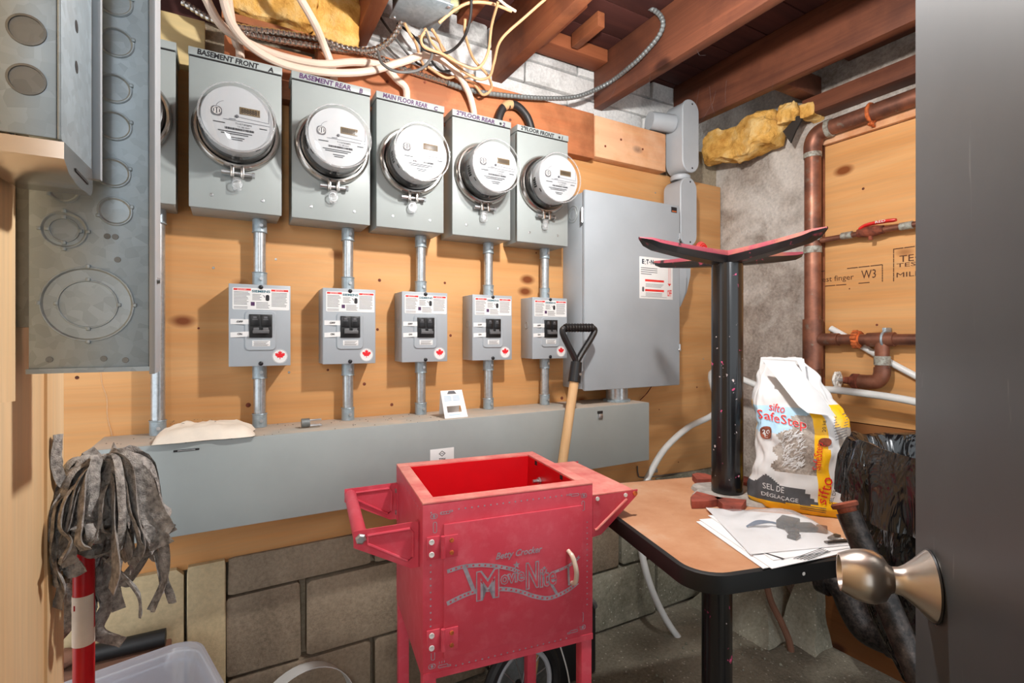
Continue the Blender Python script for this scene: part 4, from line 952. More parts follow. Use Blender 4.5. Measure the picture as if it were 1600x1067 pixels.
# ------------------------------------------------------------------ shovel leaning on the trough
sv = thing('shovel', (.72, -.40, 0), 'wooden shaft with black D-grip leaning on the trough behind the cart', 'shovel')
b0, b1 = Vector((0.988, -0.212, 1.002)), Vector((0.932, -0.219, 0.722)); dv = (b1-b0).normalized(); bot = b0+dv*((b0.z-.02)/-dv.z)
MB().cyl(b0, bot, .0155, 16).build('shaft', 'shaft_wood', sv)
gp = thing('d_grip', (0, 0, 0), None, None); gp.parent = sv; gp.location = -Vector((.72, -.40, 0)); 
GL, GR, GB2 = Vector((0.958, -0.200, 1.179)), Vector((1.074, -0.200, 1.180)), Vector((1.002, -0.206, 1.066))
q = MB().cyl(b0-dv*.0, GB2, .021, 16, r2=.019); gq = q.build('ferrule', 'black_plastic', gp)
q = MB()
for T, k in ((GL, -1), (GR, 1)):
    q.tube(catmull([GB2, GB2.lerp(T, .25)+Vector((k*.004, 0, 0)), GB2.lerp(T, .7)+Vector((k*.014, 0, 0)), T+Vector((k*.008, 0, -.01)), T], 5), .0105, 10)
q.build('yoke', 'black_plastic', gp)
n = 40; P = [GL.lerp(GR, k/n) for k in range(n+1)]; MB().tube(P, [.0145 if (k//2) % 2 else .0120 for k in range(n+1)], 12).build('grip_bar', 'black_plastic', gp, angle=20)
MB().lathe([(.005, 0), (.004, .003), (0, .003)], b0.lerp(GB2, .4)+Vector((.006, -.019, 0)), (0, -1, 0), 10).build('rivet', 'zinc', gp)
MB().prism([bot+Vector(v) for v in ((-.09, .0, -.015), (.09, 0, -.015), (.10, -.003, .22), (.03, 0, .27), (-.03, 0, .27), (-.10, -.003, .22))], (0, .004, 0)).build('blade', 'galvanized_dark', sv)

# ------------------------------------------------------------------ red popcorn cart
CA = math.atan2(-.137, .9905)
ct = thing('popcorn_cart', (.328, -.619, 0), 'faded red metal popcorn cart base with open top, side handle and shelf', 'cart', rz=CA)
CW, CD, CT, CB = .375, .325, .83, .488
def cb(name, lo, hi, mat, par=ct, bev=.0015): return MB().box(lo, hi, bev).build(name, mat, par, True)
cb('left_panel', (0, .002, CB), (.0025, CD-.002, CT-.002), 'cart_red')
cb('right_panel', (CW-.0025, .002, CB), (CW, CD-.002, CT-.002), 'cart_red')
cb('back_panel', (0, CD-.0025, CB), (CW, CD, CT-.002), 'cart_red')
q = MB(); q.box((0, -.0, CB), (CW, .0025, CT-.002), .001); fp = q.build('front_panel', 'cart_red', ct, True)
cb('floor_panel', (.003, .003, CB+.002), (CW-.003, CD-.003, CB+.006), 'cart_inside')
for nm, lo, hi in (('inner_liner', (.027, CD-.032, CB+.01), (CW-.027, CD-.029, CT-.004)), ('inner_liner', (.027, .0285, CB+.01), (CW-.027, .031, CT-.004)), ('inner_liner', (.0255, .031, CB+.01), (.0275, CD-.03, CT-.004)), ('inner_liner', (CW-.0275, .031, CB+.01), (CW-.0255, CD-.03, CT-.004))): cb(nm, lo, hi, 'cart_inside', bev=0)
q = MB()
for lo, hi in (((0, 0, CT-.006), (CW, .03, CT)), ((0, CD-.03, CT-.006), (CW, CD, CT)), ((0, .03, CT-.006), (.027, CD-.03, CT)), ((CW-.027, .03, CT-.006), (CW, CD-.03, CT))): q.box(lo, hi, .001)
q.build('top_rim', 'cart_dusty', ct, True)
for yy in (.09, .235): MB().box((CW-.0285, yy, CT-.016), (CW-.0265, yy+.012, CT-.0055)).build('rim_slot', 'seam_black', ct, True)
MB().lathe([(.009, 0), (.009, .006), (.0045, .006), (.0045, .02), (0, .02)], (CW-.028, .215, CT-.05), (-1, 0, 0), 8).build('inner_bolt', 'zinc', ct, True)
for x, y in ((0, .0005), (CW-.028, .0005), (0, CD-.028), (CW-.028, CD-.028)):
    MB().box((x+.001, y+.001, .0), (x+.027, y+.027, CB-.0005), .002).build('leg', 'cart_red', ct, True)
cb('bottom_flange', (0, -.001, CB-.001), (CW, .0, CB+.012), 'cart_red', bev=0)
# door
dr = cb('door', (.040, -.0055, CT-.306), (.347, -.0005, CT-.045), 'cart_red', bev=.0012)
for zz in (-.088, -.268):
    h_ = cb('hinge', (.007, -.0045, CT+zz-.022), (.033, -.0005, CT+zz+.022), 'cart_red', dr, .001)
    cb('hinge_leaf', (.0405, -.009, CT+zz-.021), (.068, -.006, CT+zz+.022), 'cart_red', dr, .001)
    MB().cyl((.038, -.0085, CT+zz-.02), (.038, -.0085, CT+zz+.022), .0045, 10).build('hinge_barrel', 'cart_red', dr, True)
    q = MB()
    for dz in (-.012, .012): q.lathe([(.0055, 0), (.005, .002), (.0025, .002), (0, .001)], (.0165, -.0045, CT+zz+dz), (0, -1, 0), 14)
    q.build('hinge_screw', 'white_plate', dr, True)
    q = MB()
    for dz in (-.012, .012): q.lathe([(.0045, 0), (.004, .002), (0, .0022)], (.055, -.009, CT+zz+dz), (0, -1, 0), 12)
    q.build('hinge_rivet', 'rust', dr, True)
q = MB().tube(catmull([(.311, -.006, CT-.137), (.314, -.022, CT-.146), (.318, -.030, CT-.172), (.3205, -.022, CT-.198), (.3205, -.006, CT-.208)], 6), [.0045]*4+[.0052]*17+[.0045]*4, 10); q.build('door_handle', 'handle_cream', dr, True)
# printed decoration, slightly proud of the paint
YD = -.0060
def ribbon(q, pts, w, y=YD):
    P = [Vector((p[0], y, p[1])) for p in pts]; a = []; b = []
    for i, p in enumerate(P):
        t = (P[min(i+1, len(P)-1)]-P[max(i-1, 0)]).normalized(); n = Vector((-t.z, 0, t.x)); ww = w[i] if isinstance(w, (list, tuple)) else w
        a.append(q.bm.verts.new(p+n*ww/2)); b.append(q.bm.verts.new(p-n*ww/2))
    for i in range(len(P)-1): q.face([a[i], a[i+1], b[i+1], b[i]])
def cm2(pts, sub=6): return [(v.x, v.z) for v in catmull([(p[0], 0, p[1]) for p in pts], sub)]
up1 = cm2([(0.0467, 0.6931), (0.0782, 0.6973), (0.1156, 0.6942), (0.1514, 0.6858), (0.1828, 0.6747), (0.1988, 0.6661)])
up2 = cm2([(0.2702, 0.6509), (0.3044, 0.6579), (0.3261, 0.6664), (0.3394, 0.6765)])
lo1 = cm2([(0.0462, 0.6305), (0.0758, 0.6391), (0.1005, 0.6433), (0.1359, 0.6423), (0.1723, 0.6357), (0.2042, 0.6242), (0.2313, 0.6104), (0.2646, 0.6001), (0.2958, 0.6039), (0.3188, 0.6120), (0.3349, 0.6208)])
q = MB()
for rb, w in ((up1, .0078), (up2, .0058), (lo1, .0088)): ribbon(q, rb, w)
for a, b, w in (((0.0819, 0.6954), (0.1018, 0.6431), .008), ((0.2716, 0.6282), (0.2849, 0.6049), .006), ((0.3116, 0.6585), (0.3136, 0.6181), .005)): ribbon(q, [a, b], w, YD-.0001)
q.build('film_strip_print', 'cart_print', dr, True)
q = MB()
for rb, w, st in ((up1, .0034, 2), (up2, .0026, 2), (lo1, .0038, 2)):
    for k in range(1, len(rb)-1, st):
        a, b = Vector((rb[k][0], 0, rb[k][1])), Vector((rb[k+1][0], 0, rb[k+1][1])); m_ = (a+b)/2; t = (b-a).normalized()*w*.55; ribbon(q, [((m_-t).x, (m_-t).z), ((m_+t).x, (m_+t).z)], w, YD-.0002)
q.build('film_hole_print', 'cart_red', dr, True, kind='stuff')
def words(txt, a, b, h, mt, dy, shear=0, fat=0, off=0):
    q = MB(); c = Vector(((a[0]+b[0])/2, YD-dy, (a[1]+b[1])/2)); q.text(txt, c, X1, Z1, h, abs(b[0]-a[0]), shear=shear, off=off, fat=fat)
    return q.build('lettering', mt, dr, True)
words('Betty Crocker', (0.1467, 0.7085), (0.2506, 0.7007), .018, 'cart_print', .0003, .35, .02)
for txt, a, b, h in (('M', (0.1055, 0.6575), (0.1545, 0.6487), .060), ('ovie', (0.1566, 0.6635), (0.2109, 0.6565), .028), ('N', (0.2128, 0.6574), (0.2429, 0.6523), .056), ('ite', (0.2445, 0.6482), (0.2838, 0.6414), .040)):
    words(txt, a, b, h, 'cart_print', .0004, 0, .06); words(txt, (a[0]+.0022, a[1]), (b[0]-.0022, b[1]), h-.0045, 'cart_red', .0007)
q = MB(); a = (0.1921, 0.6820); q.poly([(x, YD-.0008, z) for x, z in star(a[0], a[1], .0085)]); b = (0.2548, 0.6654); q.poly([(x, YD-.0008, z) for x, z in star(b[0], b[1], .005)]); q.build('star_print', 'cart_print', dr, True)
q = MB(); yy = -.0004
def star_row(x0, z0, x1, z1, n, r=.0026):
    for k in range(n): t = k/(n-1); q.poly([(x, yy, z) for x, z in star(x0+(x1-x0)*t, z0+(z1-z0)*t, r)])
star_row(.072, CT-.020, .312, CT-.020, 19); star_row(.0155, CT-.122, .0155, CT-.24, 10); star_row(.066, CT-.3275, .31, CT-.3275, 19); star_row(.361, CT-.085, .361, CT-.265, 16, .0022)
star_row(.0165, CT-.02, .0165, CT-.021, 2, .002); star_row(.012, CT-.333, .012, CT-.334, 2, .0025)
def motif(cx, cz, sx, sz):
    for dx, dz, w, h in ((.0, .0, .014, .010), (.022*sx, .004*sz, .020, .006), (.002*sx, -.022*sz, .008, .022), (.034*sx, .006*sz, .008, .004)):
        a = rrect(cx+dx, cz+dz, w, h, min(w, h)*.45, 3); b = rrect(cx+dx, cz+dz, w-.0026, h-.0026, max(.0005, min(w, h)*.45-.0013), 3)
        va = [q.bm.verts.new((x, yy, z)) for x, z in a]; vb = [q.bm.verts.new((x, yy, z)) for x, z in b]
        for k in range(len(a)): q.face([va[k], va[(k+1) % len(a)], vb[(k+1) % len(a)], vb[k]])
    q.lathe([(.0028, 0), (0, .0002)], (cx, yy, cz), (0, -1, 0), 10)
    for k in range(3): q.box((cx+.014*sx+.005*k, yy-.0001, cz+.002), (cx+.014*sx+.005*k+.0012, yy, cz+.006))
motif(.022, CT-.028, 1, 1); motif(.353, CT-.026, -1, 1); motif(.018, CT-.318, 1, -1); motif(.350, CT-.312, -1, -1)
q.build('star_border_print', 'cart_print', fp, True)
q = MB(); xx = -.0004
for k in range(15): q.poly([(xx, .03+.018*k+a, CT-.02+b) for a, b in star(0, 0, .0024)])
q.build('star_border_print', 'cart_print', ct, True)
# push handle at the left
for y, s in ((.028, 1), (CD-.014, -1)):
    pts = [(-.125, CT-.047), (0, CT-.044), (0, CT-.134), (-.018, CT-.134), (-.125, CT-.078)]
    q = MB().prism([(x, y, z) for x, z in pts], (0, .003, 0)); bk = q.build('handle_bracket', 'cart_red', ct, True)
    q = MB(); q.tube([(-.100, y-.001, CT-.058), (-.02, y-.001, CT-.056), (-.014, y-.001, CT-.064), (-.014, y-.001, CT-.112), (-.024, y-.001, CT-.118), (-.100, y-.001, CT-.074), (-.100, y-.001, CT-.058)], .003, 8); q.build('pressed_rib', 'cart_red', bk, True)
    q = MB().box((-.003, y-.012 if s < 0 else y, CT-.134), (-.0002, y+.003 if s < 0 else y+.014, CT-.044)); q.build('bracket_flange', 'cart_red', bk, True)
    q = MB()
    for zz in (CT-.062, CT-.116): q.lathe([(.006, 0), (.006, .003), (0, .0036)], (-.003, y+(.009 if s > 0 else -.006), zz), (-1, 0, 0), 6)
    q.build('bracket_bolt', 'zinc', bk, True)
MB().cyl((-.112, .033, CT-.062), (-.112, CD-.016, CT-.062), .0135, 20).build('push_bar', 'cart_red', ct, True)
MB().lathe([(.0105, 0), (.0105, .003), (.007, .0055), (0, .0058)], (-.112, .027, CT-.062), (0, -1, 0), 6).build('bar_bolt', 'zinc', ct, True)
# side shelf at the right
MB().box((CW+.0005, .0, CT-.030), (CW+.106, CD-.045, CT-.0265), .001).build('shelf', 'cart_dusty', ct, True)
for y in (.0, CD-.048):
    q = MB().prism([(x, y, z) for x, z in ((CW+.0005, CT-.031), (CW+.118, CT-.028), (CW+.115, CT-.042), (CW+.022, CT-.117), (CW+.0005, CT-.120))], (0, .003, 0)); bk = q.build('shelf_bracket', 'cart_red', ct, True)
    MB().tube([(CW+.004, y-.001, CT-.104), (CW+.01, y-.001, CT-.104), (CW+.088, y-.001, CT-.046)], .003, 8).build('pressed_rib', 'cart_dusty', bk, True)
    q = MB()
    for xx in (.012, .085): q.lathe([(.0048, 0), (.0045, .002), (0, .0024)], (CW+xx, y, CT-.037), (0, -1, 0), 12)
    q.build('bracket_screw', 'white_plate', bk, True)
    MB().cyl((CW+.110, y-.003, CT-.036), (CW+.110, y+.006, CT-.036), .0055, 12).build('hinge_pin', 'rust', bk, True)

# ------------------------------------------------------------------ small table with pedestal
TA = math.radians(-14)
tb = thing('cafe_table', (.70, -.958, 0), 'small laminate cafe table with black edge on a black pedestal', 'table', rz=TA)
TW, TD, TH_ = .52, .545, .74
q = MB(); a = rrect(TW/2, TD/2, TW-.004, TD-.004, .06, 8); q.prism([(x, y, TH_-.034) for x, y in a], (0, 0, .034)); q.build('tabletop', 'table_laminate', tb, True)
q = MB(); prof = [(.0, -.0355), (.006, -.034), (.0075, -.018), (.006, -.002), (.0, .0004), (-.002, .0004), (-.002, -.0355)]
c0 = rrect(TW/2, TD/2, TW-.004, TD-.004, .06, 8); rings = []
for i, (x, y) in enumerate(c0):
    p0, p1 = Vector(c0[i-1]), Vector(c0[(i+1) % len(c0)]); t = (p1-p0).normalized(); nn = Vector((t.y, -t.x))
    rings.append([q.bm.verts.new((x+nn.x*r, y+nn.y*r, TH_+h)) for r, h in prof])
for i in range(len(rings)):
    A, B = rings[i], rings[(i+1) % len(rings)]
    for k in range(len(prof)): q.face([A[k], A[(k+1) % len(prof)], B[(k+1) % len(prof)], B[k]])
q.build('edge_band', 'black_rubber', tb, True)
pc = (.252, .284)
MB().cyl((pc[0], pc[1], .03), (pc[0], pc[1], TH_-.045), .0345, 28).build('pedestal_column', 'black_chipped', tb, True)
q = MB()
for k in range(4):
    a = PI/2*k+.4; q.box((.0, -.022, TH_-.046), (.17, .022, TH_-.0345), .002, M=Matrix.Translation((pc[0], pc[1], 0)) @ Matrix.Rotation(a, 4, 'Z'))
q.build('top_spider', 'black_paint', tb, True)
MB().lathe([(0, 0), (.23, 0), (.23, .01), (.06, .028), (.035, .034), (0, .034)], (pc[0], pc[1], 0), (0, 0, 1), 32).build('base_plate', 'black_paint', tb, True)
q = MB()
for (x, y) in ((.213, -.0078), (.36, -.0078)): q.lathe([(.0035, 0), (0, .001)], (x, y+.002, TH_-.017), (0, -1, 0), 8)
q.build('edge_nail', 'white_plate', tb, True)

# ------------------------------------------------------------------ upturned pedestal base standing on the table
ub = thing('upturned_table_base', (1.129, -.683, TH_), 'black upturned cast table base with pink chipped cross feet standing on the table', 'table base')
MB().cyl((1.129, -.683, TH_+.012), (1.129, -.683, 1.338), .0385, 32).build('column', 'black_chipped', ub)
q = MB(); n = 40
def pr(k): a = 2*PI*k/n; return .092+.012*math.cos(4*a+.3)+.006*math.sin(7*a)
for z in (0,):
    bot_ = [q.bm.verts.new((1.129+pr(k)*math.cos(2*PI*k/n), -.683+pr(k)*math.sin(2*PI*k/n), TH_+.0006)) for k in range(n)]
    top_ = [q.bm.verts.new((1.129+.95*pr(k)*math.cos(2*PI*k/n), -.683+.95*pr(k)*math.sin(2*PI*k/n), TH_+.009)) for k in range(n)]
    for k in range(n): q.face([bot_[k], bot_[(k+1) % n], top_[(k+1) % n], top_[k]])
    q.face(top_); q.face(bot_)
q.build('mounting_plate', 'dust_grey', ub)
for aa in (190, 222, 20, 70):
    a = math.radians(aa); q = MB()
    d = Vector((math.cos(a), math.sin(a), 0)); w = Vector((-d.y, d.x, 0))
    q.prism([Vector((1.129, -.683, TH_+.0008))+d*r+w*s for r, s in ((.085, -.036), (.14, -.020), (.168 if aa == 190 else .15, .0), (.14, .020), (.085, .036))], (0, 0, .017)); q.build('plate_lug', 'iron_red', ub)
for k in range(4):
    a = math.radians((176, 266, 84, -9)[k]); L = (.287, .262, .289, .266)[k]
    d = Vector((math.cos(a), math.sin(a), 0)); w = Vector((-d.y, d.x, 0)); c = Vector((1.129, -.683, 0))
    q = MB(); n = 12; S_ = []
    for i in range(n+1):
        t = i/n; r = .0+L*t; hw = .026*(1-.25*t) if t < .86 else .026*.78*math.sqrt(max(0, 1-((t-.86)/.14)**2))+.002
        zt = 1.368+.012*t*t+.004*t; th = .034*(1-.45*t) if t < .86 else .034*.6*(1-.75*(t-.86)/.14)
        p = c+d*r
        S_.append([q.bm.verts.new(p+w*x+Vector((0, 0, z))) for x, z in ((hw*.88, zt), (hw, zt-.4*th), (hw*.75, zt-th), (-hw*.75, zt-th), (-hw, zt-.4*th), (-hw*.88, zt))])
    for A, B in zip(S_, S_[1:]):
        for m_ in range(6): q.face([A[m_], A[(m_+1) % 6], B[(m_+1) % 6], B[m_]], 1 if m_ in (5, 0, 4) else 0)
    q.face(S_[0]); q.face(S_[-1]); q.build('foot_arm', ['arm_chipped', 'arm_pink'], ub)

# ------------------------------------------------------------------ papers and hardware bag on the table
def sheet(pts, z, label, mat='paper', th=.0012):
    q = MB(); q.prism([(p[0], p[1], z) for p in pts], (0, 0, th)); return q.build('paper_sheet', mat, label=label, cat='paper', group='papers under the hardware bag')
s1 = sheet([(.902, -.778), (.822, -.992), (1.036, -1.028), (1.07, -.82)], .7412, 'lowest white instruction sheet under the hardware bag on the table')
s2 = sheet([(.915, -.775), (.832, -1.002), (1.06, -1.036), (1.085, -.83)], .7428, 'middle white instruction sheet fanned out under the hardware bag')
s3 = sheet([(.95, -.77), (.862, -.985), (1.07, -1.03), (1.105, -.85)], .7444, 'top printed instruction sheet directly under the clear hardware bag')
q = MB(); q.prism([(.872, -.94, .7457), (.876, -.943, .7457), (.885, -.992, .7457), (.879, -.991, .7457)], (0, 0, .0003))
for k in range(5): q.box((.90+.004*k, -1.0-.004*k, .7457), (.99, -.9985-.004*k, .7459))
q.build('sheet_print', 'print_black', s3)
hb = thing('hardware_bag', (1.03, -.88, .746), 'clear plastic bag of small black hardware lying on the papers', 'bag')
A_, B_, C_, D_ = Vector((.985, -.735, 0)), Vector((1.135, -.880, 0)), Vector((1.054, -1.02, 0)), Vector((.845, -.951, 0))
q = MB()
def hbf(u, v):
    p = A_.lerp(B_, u).lerp(D_.lerp(C_, u), v); e = max(0, (1-abs(2*u-1)**3)*(1-abs(2*v-1)**3))
    h = .026*e*(.55+.8*max(0, 1-((u-.62)**2+(v-.5)**2)*5))+.007*mnoise.noise(Vector((u*6, v*6, 2)))*e
    return (p.x, p.y, .7475+max(0, h))
q.grid(hbf, 30, 26); q.build('plastic_film', 'clear_bag', hb, angle=80)
q = MB()
def hbf2(u, v):
    p = A_.lerp(B_, u).lerp(D_.lerp(C_, u), v); return (p.x, p.y, .7468)
q.grid(hbf2, 4, 4); q.build('bag_back', 'paper', hb)
hw = [((1.035, -.905, .756), (.045, .035, .016), 'screw_dark', .3), ((1.05, -.93, .753), (.03, .045, .010), 'black_plastic', 1.0), ((1.015, -.925, .752), (.03, .022, .010), 'screw_dark', .8), ((.99, -.945, .750), (.026, .018, .007), 'black_plastic', .2), ((1.075, -.952, .751), (.03, .02, .009), 'cloth_brown', .5), ((1.04, -1.0, .749), (.05, .012, .004), 'screw_dark', -.3), ((1.06, -.985, .749), (.035, .012, .005), 'black_plastic', .1)]
for c, s, mt, a in hw:
    MB().box(tuple(-x/2 for x in s), tuple(x/2 for x in s), .002, M=Matrix.Translation(c) @ Matrix.Rotation(a, 4, 'Z')).build('hardware_piece', mt, hb)
for k in range(3): MB().tube(catmull([(.955+.008*k, -.865, .75), (.985, -.868-.006*k, .757), (1.01, -.885, .755), (1.02, -.905, .752)], 5), .0022, 6).build('cable_tie', 'blue_tie', hb)

# ------------------------------------------------------------------ bag of de-icing salt
sb = thing('salt_bag', (1.19, -.845, TH_), 'white and yellow folded-top bag of de-icing salt standing on the table', 'bag')
BR = Vector((.522, -.853, 0)).normalized(); BF = Vector((-.853, -.522, 0)).normalized(); BC_ = Vector((1.203, -.829, TH_+.001)); PXM = .00152
prof = [(0, -66, 72), (.04, -75, 76), (.12, -74, 74), (.22, -66, 70), (.32, -62, 66), (.43, -63, 68), (.52, -63, 68), (.6, -65, 66), (.66, -66, 58), (.74, -64, 46), (.86, -58, 28), (1.0, -50, -4)]
BH = .358
def bint(v):
    for a, b in zip(prof, prof[1:]):
        if v <= b[0]:
            t = (v-a[0])/(b[0]-a[0]); t = t*t*(3-2*t); return (a[1]+(b[1]-a[1])*t)*PXM, (a[2]+(b[2]-a[2])*t)*PXM
    return prof[-1][1]*PXM, prof[-1][2]*PXM
def bdepth(v): return .062*(1-.05*v) if v < .5 else .06*max(.06, (1-(v-.5)/.5))
def bagp(th, v, off=0):
    l, r = bint(v); c, a = (l+r)/2, (r-l)/2; d = bdepth(v)
    if v < .05: a *= .93+.07*v/.05; d *= .85+.15*v/.05
    ct_, st = math.cos(th), math.sin(th)
    x = math.copysign(abs(ct_)**.65, ct_)*a; y = math.copysign(abs(st)**.65, st)*d
    n = mnoise.noise(Vector((ct_*2.4, st*2.4, v*6)))*.010*(.4+v)+mnoise.noise(Vector((ct_*5, st*5, v*13+4)))*.004
    rr = 1+(n+off)/max(.02, math.hypot(x, y))
    return BC_+BR*(c+x*rr)+BF*(y*rr-.015*v)+Vector((0, 0, v*BH+.004*mnoise.noise(Vector((ct_*3, st, 7)))*v))
NU, NV = 130, 110
def theta(u): return 2*PI*u
def zone(u, v):
    th = 2*PI*u; s = math.cos(th) if math.sin(th) > 0 else None   # s: -1 left .. 1 right across the front
    if s is None: return 0 if v > .7 else 1
    edge = .14-.12*(v-.4)
    if v > .70: return 0
    if s > edge+.50 and v > .42: return 3 if v < .56 else 1
    if s > edge: return 1 if s < edge+.24 or v < .10 or (s > .85) else 0
    if v < .055+.05*max(0, s+.2): return 1
    if v < .165+.22*max(0, .3-abs(s+.55)) and s < .12-(v-.1)*2: return 4
    if .25 < v < .66 and s > -.42+max(0, v-.42)*2.2+.08*math.sin(v*60): return 3
    if v > .50 and v < .675: return 2
    return 0
q = MB(); q.grid(lambda u, v: bagp(2*PI*u, v), NU, NV, mf=zone, closeu=True)
q.poly([bagp(2*PI*k/NU, 0) for k in range(NU)])
q.build('sack', ['bag_white', 'bag_yellow', 'bag_blue', 'side_concrete', 'bag_grey'], sb, angle=80)
# front surface lookup for print: lateral a (m from bag axis), height b (m)
def bfront(a, b, off=.0022):
    v = min(.99, max(0, b/BH)); l, r = bint(v); c, w = (l+r)/2, (r-l)/2; s = max(-.97, min(.97, (a-c)/w))
    th = math.acos(max(-1, min(1, math.copysign(abs(s)**(1/.65), s)))); return bagp(th, v, off)
def bprint(txt, a, b, h, w, mt, name='lettering', vert=False, shear=0, off=0, lift=.0026):
    q = MB()
    if vert: q.text(txt, (0, 0, 0), X1, Z1, h, w, fn=lambda x, y: bfront(a-y-x*vert, b+x, lift), shear=shear)
    else: q.text(txt, (0, 0, 0), X1, Z1, h, w, fn=lambda x, y: bfront(a+x, b+y+off*x, lift), shear=shear)
    return q.build(name, mt, sb)
bprint('sifto', -.046, .238, .019, .034, 'bag_red', off=-.10, shear=.2)
for k, mt in ((.0022, 'bag_white'), (.0030, 'bag_red')): bprint('SafeStep', -.036, .210, .027 if k > .0025 else .031, .098 if k > .0025 else .101, mt, off=-.16, lift=k)
bprint('SEL DE', -.052, .052, .013, .044, 'bag_white', off=-.08, lift=.0032)
bprint('DÉGLAÇAGE', -.040, .033, .013, .074, 'bag_white', off=-.05, lift=.0032)
bprint('sifto', .046, .060, .022, .062, 'bag_red', vert=-.18, shear=.2); bprint('SafeStep', .036, .137, .018, .064, 'bag_red', vert=-.08)
bprint('SEL DE DÉGLAÇAGE', .069, .082, .010, .10, 'print_black', vert=-.16)
bprint('20 kg', .046, .205, .009, .024, 'print_black', vert=-.05)
q = MB()
def pts_on(shape, lift): return [bfront(x, z, lift) for x, z in shape]
q.poly(pts_on(rrect(-.068, .178, .022, .030, .0105, 4), .0028)); q.poly(pts_on(rrect(.047, .170, .024, .020, .0098, 4), .0028)); q.build('red_badge', 'rust_dark', sb)
q = MB().text('20', (0, 0, 0), X1, Z1, .010, .013, fn=lambda x, y: bfront(-.068+x, .180+y, .0036)).text('C', (0, 0, 0), X1, Z1, .006, fn=lambda x, y: bfront(-.068+x, .169+y, .0036)); q.build('badge_lettering', 'bag_white', sb)
q = MB()
for k in range(140):   # pine needle picture strokes
    x0, z0 = R.uniform(-.038, .004), R.uniform(.10, .185); a = R.uniform(.1, 1.2); L = R.uniform(.006, .016)
    p = [(x0, z0), (x0+math.cos(a)*L, z0+math.sin(a)*L)]; q.poly([bfront(p[0][0], p[0][1], .0027), bfront(p[1][0], p[1][1], .0027), bfront(p[1][0]+.0006, p[1][1]-.0008, .0027), bfront(p[0][0]+.0008, p[0][1]-.0012, .0027)])
q.build('needle_print', 'bag_white', sb, kind='stuff')
q = MB()
for k in range(9): q.poly([bfront(.068, .222-.006*k, .0027), bfront(.092, .232-.006*k, .0027), bfront(.092, .2335-.006*k, .0027), bfront(.068, .2235-.006*k, .0027)])
for k in range(3): q.poly(pts_on([(.0, .022-.005*k), (.05, .02-.005*k), (.05, .0215-.005*k), (.0, .0235-.005*k)], .0027))
q.build('fine_print', 'print_grey', sb)
# folded-over top flap with tape
def off3(l, z, f): return BC_+BR*l*PXM+Vector((0, 0, z))+BF*f
q = MB(); q.prism([off3(-52, .352, .022), off3(-8, .35, .028), off3(46, .232, .068), off3(10, .236, .071), off3(-2, .25, .066)], BF*.003); fl_ = q.build('folded_flap', 'bag_white', sb, angle=80)
q = MB(); q.prism([off3(-54, .356, -.002), off3(6, .356, .004), off3(10, .30, .020), off3(-4, .352, .004)], BF*-.003); q.build('top_crease', 'bag_white', sb)
q = MB(); q.prism([off3(-42, .322, .0335), off3(-8, .318, .0375), off3(-6, .331, .0345), off3(-40, .336, .031)], BF*.002); q.build('tape_piece', 'bag_white', sb)

# ------------------------------------------------------------------ bin with black liner, door side
gb = thing('lined_bin', (1.0, -1.2, 0), 'tall bin covered by a crumpled black garbage bag beside the door', 'bin')
GC_ = Vector((1.034, -1.200, 0)); ga = math.radians(-22)
def gring(th, sx, sy, z, wr=0, ph=0):
    c, s = math.cos(th), math.sin(th); x = math.copysign(abs(c)**.6, c)*sx; y = math.copysign(abs(s)**.6, s)*sy
    n = mnoise.noise(Vector((c*3.2, s*3.2, z*3+ph)))*wr*1.2+(abs(math.sin(th*11+z*5+mnoise.noise(Vector((c*2, s*2, 3)))*5))-.5)*wr*1.1+abs(mnoise.noise(Vector((c*6+z*9, s*6, z*6+ph))))*wr*.9
    k = 1+n
    z -= .014
    X, Y = x*k, y*k; return Vector((GC_.x+X*math.cos(ga)-Y*math.sin(ga), GC_.y+X*math.sin(ga)+Y*math.cos(ga), z))
GP = [(.80, .72, .70, .03), (.90, .82, .82, .03), (.972, .92, .92, .02), (.984, .97, .97, .02), (.986, 1.02, 1.02, .03), (.968, 1.06, 1.06, .04), (.93, 1.03, 1.03, .10), (.88, .96, .98, .12), (.82, .90, .94, .14), (.75, .82, .88, .14), (.68, .71, .8, .12), (.625, .58, .66, .08), (.59, .52, .52, .05), (.578, .2, .2, .02)]
q = MB(); n = 180; rg = []
SX, SY = .138, .125
for i, (z, a, b, w) in enumerate(GP):
    rg.append([q.bm.verts.new(gring(2*PI*k/n, SX*a, SY*b, z+.010*mnoise.noise(Vector((math.cos(2*PI*k/n)*3, math.sin(2*PI*k/n)*3, 1)))*(1 if 1 < i < 8 else .3), w)) for k in range(n)])
for A, B in zip(rg, rg[1:]):
    for k in range(n): q.face([A[k], A[(k+1) % n], B[(k+1) % n], B[k]])
q.face(rg[-1]); q.face(rg[0])
bg_ = q.build('bag_liner', 'bin_liner', gb, angle=40)
q = MB(); rg = []   # loose cuff folded outside
for (z, a, w) in ((.985, 1.04, .02), (.955, 1.09, .05), (.915, 1.10, .09), (.885, 1.09, .12)):
    rg.append([q.bm.verts.new(gring(2*PI*k/n, SX*a, SY*a, z-.02*(z < .93)*math.sin(4*PI*k/n+1)*.8, w, 5)) for k in range(n)])
for A, B in zip(rg, rg[1:]):
    for k in range(n): q.face([A[k], A[(k+1) % n], B[(k+1) % n], B[k]])
q.build('liner_cuff', 'bin_liner', gb, angle=40)
MB().cyl((GC_.x+.03, GC_.y-.02, .02), (GC_.x+.03, GC_.y-.02, .59), .03, 16).build('stand_post', 'black_iron', gb)
MB().lathe([(0, 0), (.15, 0), (.15, .012), (.03, .03), (0, .03)], (GC_.x+.03, GC_.y-.02, 0), (0, 0, 1), 28).build('stand_base', 'black_iron', gb)
